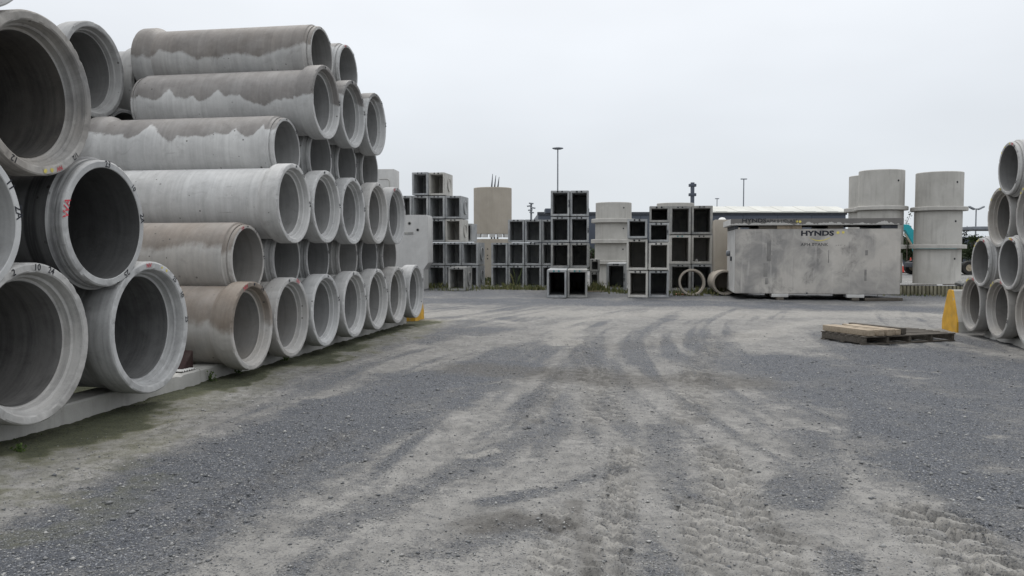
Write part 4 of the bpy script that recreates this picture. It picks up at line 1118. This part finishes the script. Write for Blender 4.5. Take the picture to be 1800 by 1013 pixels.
link('body', bm_mesh('body', bm, .5), M['precast'], o)
for (px, py) in ((720, 393), (734.5, 404.5)):
    q = at(px, py, 32.5); h_ = link('hole', lathe('hole', [(.006, .05), (.004, .075), (-.02, .08)], 20, 'X'), M['ledge'], o); h_.location = (q.x - p0.x, 0.0, q.z); h_.rotation_euler = (0, 0, -PI / 2)
    h2 = link('hole', lathe('hole', [(.003, .001), (.003, .055)], 20, 'X'), M['plug'], o); h2.location = h_.location; h2.rotation_euler = (0, 0, -PI / 2)
q = at(711, 412, 32.5); link('cast_rib', box_mesh('cast_rib', q.x - p0.x, q.x - p0.x + .34, -.03, .01, q.z, q.z + .085, .008), M['culvert_dark'], o)
p0 = at(640, 509, 36); p1 = at(693, 297.5, 36)
o = empty('precast_unit', (p0.x, 36, 0), -A * .3, 'tall pale precast unit with rounded recess showing above the left pipes', 'precast unit')
W_, H_ = p1.x - p0.x, p1.z
link('body', box_mesh('body', 0, W_, 0, 1.2, 0, H_, .02), M['precast'], o)
bm = bmesh.new()
pts = [(W_ - .62, H_ - .42), (W_ - .28, H_ - .42), (W_ - .20, H_ - .50), (W_ - .18, H_ - .95)]
for a, b in zip(pts[:-1], pts[1:]): tube_bm(bm, (a[0], -.004, a[1]), (b[0], -.004, b[1]), .022, seg=8)
link('recess_edge', bm_mesh('recess_edge', bm, .8), M['ledge'], o)

# ------------------------------------------------------------------ ribbed plinth right of the tank
a, b = gnd(1560, 518), gnd(1765, 519.5)
PH = .34
o = empty('ribbed_plinth', (a.x, a.y, 0), math.atan2(b.y - a.y, b.x - a.x), 'low ribbed mossy concrete plinth carrying the freestanding riser column', 'plinth')
pl_l = math.hypot(b.x - a.x, b.y - a.y)
mossy = concrete('mossy_concrete', (.19, .175, .115), (.34, .32, .24), 3, .4, .6, (.09, .085, .04)); M['mossy'] = mossy
link('core', box_mesh('core', 0, pl_l, .05, 3.2, 0, PH - .03, .01), M['mossy'], o)
link('cap', box_mesh('cap', -.03, pl_l + .03, 0, 3.25, PH - .032, PH, .008), M['end'], o)
for i in range(int(pl_l / .125)):
    q = link('rib', box_mesh('rib', 0, .075, 0, .06, .0, PH - .035, .008), M['mossy'], o); q.location = (.02 + i * .125, -.012, 0)
for i, (px, py, ln, rz) in enumerate(((1585, 502.5, .9, .1), (1612, 502, .7, -.15), (1664, 501.5, .6, .2))):
    q = gnd(px, py, PH); o2 = link('loose_board', box_mesh('loose_board', 0, ln, 0, .12, 0, .03, .004), M['wood']); o2.location = (q.x, q.y + .12, PH + .002); o2.rotation_euler = (0, 0, rz)
    tag(o2, ['loose board on the plinth beside the tank corner', 'loose board on the plinth at the left foot of the riser column', 'loose board on the plinth at the right foot of the riser column'][i], 'board', 'boards on the plinth')
q = gnd(1692, 503, PH)
bm = bmesh.new(); bmesh.ops.create_icosphere(bm, subdivisions=2, radius=.16)
for v in bm.verts: v.co = Vector((v.co.x * 1.3, v.co.y, v.co.z * .75)) * random.uniform(.8, 1.15)
o2 = link('rock', bm_mesh('rock', bm, .4), M['culvert_dark']); o2.location = (q.x, q.y + .1, PH + .09); tag(o2, 'dark rock on the plinth beside the right pipe stack', 'rock')

# ------------------------------------------------------------------ far background: shed, masts, machine, cones
def far_shed():
    Y = 95.; a, b = at(1040, 372.5, Y), at(1487, 372.5, Y)
    o = empty('warehouse', (a.x - 6, Y, 0), 0, 'long low warehouse with dark blue-grey walls and pale roof behind the tank', 'warehouse')
    Wd = b.x - a.x + 6; Hh_ = a.z
    n = 9
    for i in range(n):
        x0, x1 = Wd * i / n, Wd * (i + 1) / n
        link('wall_panel', box_mesh('wall_panel', x0 + .012, x1 - .012, 0, .3, 0, Hh_ - .02, .01), M['clad'], o)
    link('wall', box_mesh('wall', .05, Wd - .05, .1, 22, 0, Hh_ - .1, .01), M['clad'], o)
    rx0 = at(1180, 372, Y).x - o.location.x; rt = at(900, 363.2, Y + 9).z; rx1 = at(1472, 363, Y + 9).x - o.location.x
    V = [(rx0, -.3, Hh_), (Wd + .3, -.3, Hh_), (rx1, 9, rt), (rx0, 9, rt), (rx0, 22.3, Hh_), (Wd + .3, 22.3, Hh_)]
    nn = 16; 
    for i in range(nn):
        f0, f1 = i / nn, (i + 1) / nn
        xa, xb = rx0 + (Wd + .3 - rx0) * f0, rx0 + (Wd + .3 - rx0) * f1; xc, xd = rx0 + (rx1 - rx0) * f0, rx0 + (rx1 - rx0) * f1
        lift = .0 if i % 2 else .03
        link('roof_sheet', mesh('roof_sheet', [(xa, -.3, Hh_ + lift), (xb, -.3, Hh_ + lift), (xd, 9, rt + lift), (xc, 9, rt + lift), (xa, -.3, Hh_ - .12), (xb, -.3, Hh_ - .12), (xd, 9, rt - .12), (xc, 9, rt - .12)], [(0, 1, 2, 3), (4, 7, 6, 5), (0, 4, 5, 1), (1, 5, 6, 2), (2, 6, 7, 3), (3, 7, 4, 0)]), M['roof'], o)
    link('gable', mesh('gable', [(Wd + .3, -.3, Hh_), (rx1, 9, rt), (Wd + .3, 22.3, Hh_), (Wd + .28, -.3, Hh_ - .1), (rx1, 9, rt - .1), (Wd + .28, 22.3, Hh_ - .1)], [(0, 1, 2), (3, 5, 4), (0, 3, 4, 1), (1, 4, 5, 2), (2, 5, 3, 0)]), M['roof'], o)
    link('fascia', box_mesh('fascia', -.1, Wd + .1, -.12, .0, Hh_ - .35, Hh_ - .03, .01), M['dmetal'], o)
    # loading doors
    for i in range(4):
        x0 = Wd * (.52 + .12 * i); link('loading_door', box_mesh('loading_door', x0, x0 + 2.6, -.08, -.005, 0, 3.2, .01), M['metal'], o)
    # box hanging at the left end
    c0, c1 = at(958, 375, Y), at(972, 366.5, Y)
    return o
far_shed()
c0, c1 = at(958.5, 374.6, 90), at(1036, 366.6, 90)
o = empty('canopy', (c0.x, 90, 0), 0, 'flat dark canopy edge sticking out left of the narrow tower', 'canopy')
link('roof', box_mesh('roof', 0, c1.x - c0.x, 0, 3, c0.z, c1.z, .02), M['clad'], o)
link('lamp', box_mesh('lamp', .25, .75, .2, .6, c0.z - .2, c0.z - .004, .02), M['dmetal'], o)
for xx in (2.2, (c1.x - c0.x) - .3): link('post', box_mesh('post', xx, xx + .2, 1.2, 1.4, 0, c0.z - .004, .01), M['dmetal'], o)

def mast(px, py0, py1, Y, label, r=.09, head='disc', hw=.5, mat='metal'):
    a = at(px, py0, Y)
    o = empty('light_mast', (a.x, Y, 0), 0, label, 'light mast', 'light masts on the skyline')
    tubes('pole', [((0, 0, 0), (0, 0, a.z), r * 1.4, r)], M[mat], o, 10)
    if head == 'disc': link('lamp_head', lathe('lamp_head', [(a.z - .12, .001), (a.z - .12, hw * .6), (a.z - .04, hw), (a.z + .04, hw), (a.z + .14, hw * .25), (a.z + .14, .001)], 20, 'Z'), M[mat], o)
    if head == 'bar': link('lamp_head', box_mesh('lamp_head', -hw, hw, -.12, .12, a.z - .06, a.z + .07, .02), M[mat], o)
    if head == 'twin':
        for sx in (-1, 1):
            q = link('lamp_head', box_mesh('lamp_head', -.28, .28, -.16, .16, -.07, .07, .02), M[mat], o); q.location = (sx * .42, 0, a.z + .06); q.rotation_euler = (0, -sx * .45, 0)
        tubes('cross_arm', [((-.45, 0, a.z - .02), (.45, 0, a.z - .02), .04)], M[mat], o)
    return o
mast(980.5, 261, 340, 95, 'tall light mast with disc head above the narrow tower', .07, 'disc', .62)
mast(1307.5, 315, 372, 115, 'medium light mast rising behind the warehouse roof', .07, 'bar', .42)
mast(1260.5, 349.5, 372, 130, 'short far light mast left of the warehouse roof', .06, 'bar', .3)
mast(1716, 367, 412, 75, 'thin mast with twin floodlights left of the right pipe stack', .05, 'twin')
# post with cross plates behind the mixed stack
a = at(1217.3, 321, 50)
o = empty('steel_post', (a.x, 50, 0), 0, 'dark steel post with two cross plates above the mixed culvert stack', 'post')
link('post', box_mesh('post', -.10, .10, -.1, .1, 0, a.z, .01), M['clad'], o)
for py in (326, 342.5):
    zz = at(1217, py, 50).z - 0; link('cross_plate', box_mesh('cross_plate', -.21, .21, -.13, .13, zz - .085, zz + .085, .02), M['clad'], o)
# mast with stepped floodlights above the low stack
a = at(933.7, 358, 80)
o = empty('floodlight_mast', (a.x, 80, 0), 0, 'mast with several stepped floodlights above the low culvert stack', 'floodlight mast')
tubes('pole', [((0, 0, 0), (0, 0, a.z), .12, .09)], M['metal'], o)
for i, (dx, dz) in enumerate(((0, .0), (-.18, -.24), (.18, -.42), (-.08, -.62), (.05, -.85))):
    q = link('floodlight', box_mesh('floodlight', -.22, .22, -.12, .12, -.06, .06, .02), M['metal'], o); q.location = (dx, -.14, a.z + dz); q.rotation_euler = (0, .12 * (-1) ** i, 0)

# wheeled digger
def digger():
    Y = 52.; gx0 = at(1690, 477, Y).x
    o = empty('digger', (gx0, Y, 0), 0, 'teal digger with folded boom half hidden behind the freestanding riser column', 'digger')
    for i, (x, y_) in enumerate(((0, -.75), (0, .75), (-2.75, -.75), (-2.75, .75))):
        tw = link('wheel', lathe('wheel', [(-.14, .16), (-.17, .30), (-.16, .40), (-.10, .43), (.10, .43), (.16, .40), (.17, .30), (.14, .16)], 28, 'X'), M['rubber'], o)
        tw.location = (x, y_, .43); tw.rotation_euler = (0, 0, PI / 2)
        hb = link('hub', lathe('hub', [(-.15, .001), (-.13, .10), (-.15, .2), (-.12, .26), (.12, .26), (.15, .2), (.13, .1), (.15, .001)], 20, 'X'), M['hub'], tw)
    link('chassis', box_mesh('chassis', -3.3, 1.0, -.5, .5, .45, .75, .04), M['dmetal'], o)
    link('tow_frame', box_mesh('tow_frame', .6, 2.6, -.6, .6, .72, .84, .02), M['dmetal'], o)
    link('body', box_mesh('body', -2.4, -.7, -.8, .8, .8, 1.7, .10), M['teal'], o)
    cab = link('cab', box_mesh('cab', -2.3, -1.1, -.85, -.05, 1.3, 2.6, .08), M['teal'], o)
    link('window', box_mesh('window', -2.2, -1.25, -.862, -.80, 1.75, 2.45, .02), M['glass'], cab)
    def bx(px, py): p = at(px, py, Y - .1); return (p.x - gx0, p.z)
    path = [bx(1572, 404), bx(1584, 399.5), bx(1594, 400), bx(1602, 411), bx(1609, 428), bx(1613, 445)]; th = [.30, .36, .42, .46, .40, .30]
    V = []; F = []
    for i, (x, z) in enumerate(path):
        a, b = path[max(0, i - 1)], path[min(len(path) - 1, i + 1)]; d = Vector((b[0] - a[0], b[1] - a[1])).normalized(); nn = Vector((-d.y, d.x)) * th[i] * .5
        for yy in (-.16, .16): V += [(x + nn.x, yy, z + nn.y), (x - nn.x, yy, z - nn.y)]
    for i in range(len(path) - 1):
        k = i * 4; F += [(k, k + 4, k + 6, k + 2), (k + 1, k + 3, k + 7, k + 5), (k, k + 1, k + 5, k + 4), (k + 2, k + 6, k + 7, k + 3)]
    F += [(0, 2, 3, 1), (len(V) - 4, len(V) - 3, len(V) - 1, len(V) - 2)]
    bm = bmesh.new(); m0 = mesh('boom', V, F); bm.from_mesh(m0); bpy.data.meshes.remove(m0); bmesh.ops.recalc_face_normals(bm, faces=bm.faces)
    bmesh.ops.bevel(bm, geom=bm.edges[:], offset=.02, segments=1, affect='EDGES')
    link('boom', bm_mesh('boom', bm, .6), M['teal'], o)
    a, b = bx(1589, 411), bx(1607, 440)
    tubes('hydraulic_ram', [((a[0], -.2, a[1]), (b[0], -.2, b[1]), .05, .07)], M['hub'], o)
    a, b = bx(1573, 405), bx(1566, 470)
    link('stick', box_mesh('stick', min(a[0], b[0]) - .1, max(a[0], b[0]), -.12, .12, .55, a[1], .03), M['teal'], o)
    link('bucket', box_mesh('bucket', b[0] - .4, b[0] + .25, -.3, .3, .02, .6, .08), M['dmetal'], o)
digger()
def cone(px, Y, label):
    p = at(px, 480, Y)
    o = empty('traffic_cone', (p.x, Y, 0), 0, label, 'traffic cone', 'traffic cones by the digger')
    link('base', box_mesh('base', -.28, .28, -.28, .28, 0, .05, .015), M['rubber'], o)
    link('body', lathe('body', [(.05, .20), (.46, .125)], 20, 'Z'), M['cone'], o)
    link('collar', lathe('collar', [(.46, .127), (.68, .082)], 20, 'Z'), M['white'], o)
    link('tip', lathe('tip', [(.68, .08), (1.0, .03), (1.02, .001)], 20, 'Z'), M['cone'], o)
cone(1600.3, 55., 'orange traffic cone with white collar left of the riser column')
cone(1584, 55.5, 'orange traffic cone peeking past the right end of the tank')
# concrete apron behind and far shelter
a = at(1712, 404, 62)
o = empty('shelter', (a.x, 62, 0), 0, 'flat grey shelter roof left of the right pipe stack', 'shelter')
link('roof', box_mesh('roof', 0, 8, 0, 5, a.z, a.z + .24, .03), M['metal'], o)
for xx in (3.0, 7.5): link('post', box_mesh('post', xx, xx + .15, .5, .65, 0, a.z - .004, .01), M['dmetal'], o)
a = at(1684, 415, 75); 
o = empty('far_building', (a.x - 2, 80, 0), 0, 'grey far building showing between the riser column and the right stack', 'building')
link('wall', box_mesh('wall', 0, 9, 0, 6, 0, 2.5, .02), M['clad'], o); link('roof', box_mesh('roof', -.2, 9.2, -.2, 6.2, 2.502, 2.7, .02), M['metal'], o)

# ------------------------------------------------------------------ plants
def leaf_cloud(n, cx, cy, cz, rx, ry, rz_, size, clumps=14, seed=1):
    rg_ = np.random.RandomState(seed); cl = rg_.normal(0, .5, (clumps, 3)); cl[:, 2] = np.abs(cl[:, 2]) * .9 - .3
    V = []; F = []; S = []
    k = rg_.randint(0, clumps, n); P = cl[k] + rg_.normal(0, .21, (n, 3))
    cs = rg_.rand(clumps)
    for i in range(n):
        p = np.array((cx, cy, cz)) + P[i] * (rx, ry, rz_)
        if p[2] < .02: p[2] = abs(p[2]) + .02
        d = rg_.normal(0, 1, 3); d /= np.linalg.norm(d) + 1e-6; e_ = np.cross(d, rg_.normal(0, 1, 3)); e_ /= np.linalg.norm(e_) + 1e-6
        L = size * rg_.uniform(.6, 1.3); w_ = L * .3; b = len(V)
        V += [p - d * L * .5, p + e_ * w_, p + d * L * .5, p - e_ * w_]; F.append((b, b + 1, b + 2, b + 3))
        S += [float(np.clip(.6 * cs[k[i]] + .4 * rg_.rand(), 0, 1))] * 4
    me = mesh('leaves', V, F); at_ = me.attributes.new('shade', 'FLOAT', 'POINT'); at_.data.foreach_set('value', S); return me
def shrub(px, py_top, Y, wpx, label, n=1400, seed=1, size=.16, name='shrub'):
    p = at(px, 470, Y); h = at(px, py_top, Y).z; rx = wpx / FPX * Y * .5
    o = empty(name, (p.x, Y, 0), 0, label, 'shrub', 'shrubs at the far yard edge')
    link('crown', leaf_cloud(n, 0, 0, h * .5, rx * 1.15, rx * .8, h * .42, size, 16, seed), M['leaf'], o)
    rg_ = random.Random(seed)
    tubes('trunk', [((0, 0, 0), (rg_.uniform(-.3, .3) * rx, rg_.uniform(-.3, .3), h * .8), .07, .02) for _ in range(5)], M['bark'], o, 6)
shrub(1598, 405, 62, 46, 'dark shrub behind the digger boom left of the riser column', 2200, 3)
shrub(1575, 410, 64, 44, 'dark shrub behind the right end of the tank', 1600, 4)
shrub(1690, 398, 66, 34, 'reddish dark shrub right of the riser column', 1500, 5)
shrub(1712, 408, 63, 30, 'dark shrub under the twin floodlight mast', 1500, 6)
shrub(1740, 412, 66, 40, 'dark shrub behind the right pipe stack', 1200, 7)
shrub(1041, 432, 46, 22, 'dark shrub between the narrow tower and the flanged column', 1400, 8, .14)
shrub(1252, 440, 44, 24, 'green shrub behind the rightmost culvert column', 900, 9, .12)
shrub(866, 484, 39, 60, 'low shrub at the foot of the tan tank', 700, 10, .10)
# palm-like plant
p = at(1716, 425, 58); o = empty('palm', (p.x, 58, 0), 0, 'small spiky palm beside the right pipe stack', 'palm')
V = []; F = []; S = []
ptop = at(1716, 424, 58).z
for i in range(46):
    t = random.uniform(0, 2 * PI); el = random.uniform(-.2, 1.3); L = random.uniform(.5, .8); d = Vector((math.cos(t) * math.cos(el), math.sin(t) * math.cos(el), math.sin(el)))
    b = len(V); e_ = d.cross(Vector((0, 0, 1))).normalized() * .035; base = Vector((0, 0, ptop)); mid = base + d * L * .6; tip = base + d * L + Vector((0, 0, -.18))
    V += [base - e_ * .4, base + e_ * .4, mid + e_, tip, mid - e_]; F.append((b, b + 1, b + 2, b + 3, b + 4)); S += [random.random()] * 5
me = mesh('fronds', V, F); me.attributes.new('shade', 'FLOAT', 'POINT').data.foreach_set('value', S); link('fronds', me, M['leaf'], o)
tubes('trunk', [((0, 0, 0), (0, 0, ptop), .14, .11)], M['bark'], o)
# thin twig rising behind the riser column
p = at(1595, 440, 58); o = empty('sapling', (p.x, 58, 0), 0, 'thin leafy sapling rising above the digger boom', 'sapling')
tp = at(1603, 371, 58); m1 = at(1594, 392, 58)
segs = [((0, 0, 0), (m1.x - p.x, 0, m1.z), .04, .02), ((m1.x - p.x, 0, m1.z), (tp.x - p.x, 0, tp.z), .02, .006)]
tubes('stem', segs, M['bark'], o, 6)
V = []; F = []; S = []
for i in range(26):
    f = random.uniform(.5, 1); a_, b_ = (Vector(segs[1][0]), Vector(segs[1][1])); q = a_.lerp(b_, (f - .5) * 2) + Vector((random.uniform(-.18, .18), random.uniform(-.1, .1), random.uniform(-.1, .1)))
    d = Vector([random.gauss(0, 1) for _ in range(3)]).normalized() * .1; e_ = d.orthogonal().normalized() * .045; b = len(V)
    V += [q - d, q + e_, q + d, q - e_]; F.append((b, b + 1, b + 2, b + 3)); S += [random.random()] * 4
me = mesh('leaves', V, F); me.attributes.new('shade', 'FLOAT', 'POINT').data.foreach_set('value', S); link('leaves', me, M['leaf'], o)

# grass at the feet of the far stacks
def grass(spots, label, name='grass', seed=5, mat='grass'):
    rg_ = random.Random(seed); V = []; F = []; S = []
    for (x, y_, sx, sy, n, h) in spots:
        for _ in range(n):
            bx_, by_ = x + rg_.gauss(0, sx), y_ + rg_.gauss(0, sy); L = h * rg_.uniform(.35, 1.2); t = rg_.uniform(0, 2 * PI); ln = rg_.uniform(.1, .6) * L
            wv = max(.004, .010 * rg_.uniform(.6, 1.4)) * (2.0 if y_ > 20 else .7); b = len(V); c_, s_ = math.cos(t), math.sin(t)
            z0 = 0 if y_ > 20 else gz(bx_, by_) - .01
            V += [(bx_ - s_ * wv, by_ + c_ * wv, z0), (bx_ + s_ * wv, by_ - c_ * wv, z0), (bx_ + c_ * ln * .4 + s_ * wv * .6, by_ + s_ * ln * .4 - c_ * wv * .6, z0 + L * .6), (bx_ + c_ * ln, by_ + s_ * ln, z0 + L * (.95 - .2 * ln / L)), (bx_ + c_ * ln * .4 - s_ * wv * .6, by_ + s_ * ln * .4 + c_ * wv * .6, z0 + L * .6)]
            F.append((b, b + 1, b + 2, b + 3, b + 4)); S += [rg_.random()] * 5
    me = mesh(name, V, F); me.attributes.new('shade', 'FLOAT', 'POINT').data.foreach_set('value', S)
    o = link(name, me, M[mat], None, kind='stuff'); tag(o, label, 'grass'); return o
sp = []
for px, py, n, h, w_ in ((770, 506, 260, .28, .5), (745, 507, 200, .3, .4), (800, 511, 160, .2, .4), (840, 508, 200, .22, .5), (858, 502, 240, .42, .3), (880, 509, 200, .22, .5), (905, 509, 220, .35, .4), (907, 508.5, 14, 1.0, .1),
                      (935, 510, 260, .25, .5), (955, 510, 200, .25, .4), (1045, 512, 300, .45, .35), (1060, 513, 200, .3, .5), (1085, 514, 200, .2, .5), (1100, 516, 120, .18, .3), (1185, 516, 160, .2, .4), (1210, 520, 150, .2, .5), (1245, 516, 240, .3, .35), (1258, 517, 120, .25, .2),
                      (1595, 520, 80, .1, .6), (1650, 521, 80, .1, .6)):
    g = gnd(px, py); sp.append((g.x, g.y, w_, .12, int(n * .45), h * .9))
grass(sp, 'straggly green grass along the feet of the far culvert stacks')
# weeds along the sleeper
sp = []
for i in range(150):
    s = random.uniform(-6.8, 7.6); x, y = SE(s, .33 - abs(random.gauss(0, .05))); sp.append((x, y, .04, .03, 5, random.uniform(.015, .05)))
grass(sp, 'fringe of tiny weeds along the foot of the left sleepers', 'weed_fringe', 9, 'weed')
def weed(px, py, h, n, label, seed):
    g = gnd(px, py); rg_ = random.Random(seed); V = []; F = []; S = []
    o = empty('weed', (g.x, g.y, gz(g.x, g.y) - .005), 0, label, 'weed', 'weeds by the left sleepers')
    st_ = []
    for i in range(n):
        t = rg_.uniform(0, 2 * PI); el = rg_.uniform(.2, 1.3); L = h * rg_.uniform(.5, 1.1); tip = Vector((math.cos(t) * math.cos(el), math.sin(t) * math.cos(el), math.sin(el))) * L
        st_.append(((0, 0, 0), tuple(tip), .003, .0015))
        for k in range(5):
            q = tip * (k + 1.5) / 6; d = (Vector([rg_.gauss(0, 1) for _ in range(3)]) + Vector((0, 0, .4))).normalized() * .024; e_ = d.orthogonal().normalized() * .011; b = len(V)
            V += [q, q + d * .5 + e_, q + d, q + d * .5 - e_]; F.append((b, b + 1, b + 2, b + 3)); S += [rg_.random()] * 4
    me = mesh('leaves', V, F); me.attributes.new('shade', 'FLOAT', 'POINT').data.foreach_set('value', S); link('leaves', me, M['weed'], o)
    tubes('stems', st_, M['weed'], o, 4)
weed(367, 674, .16, 16, 'leafy weed growing at the foot of the sleeper below the red wedge', 1)
weed(417, 661, .13, 16, 'low weed below the first small bottom pipe', 2)
weed(502, 636, .15, 16, 'weed below the second small bottom pipe', 3)
weed(33, 797, .08, 12, 'tiny weed on the mossy strip at lower left', 4)
weed(257, 700, .10, 7, 'thin weed sprouting from the sleeper foot below the large pipe', 5)

# scrap by the ring
g = gnd(1193, 519); o = link('rusty_scrap', box_mesh('rusty_scrap', 0, .38, 0, .16, 0, .05, .01, .02), M['rust']); o.location = (g.x - .1, g.y, 0); tag(o, 'rusty scrap lying left of the leaning ring', 'scrap')
g = gnd(1055, 514); o = link('loose_board', box_mesh('loose_board', 0, .75, 0, .06, .01, .04, .004), M['timber']); o.location = (g.x - .6, g.y, 0); o.rotation_euler = (0, -.02, .05); tag(o, 'pale stick lying in the grass right of the tower foot', 'board')
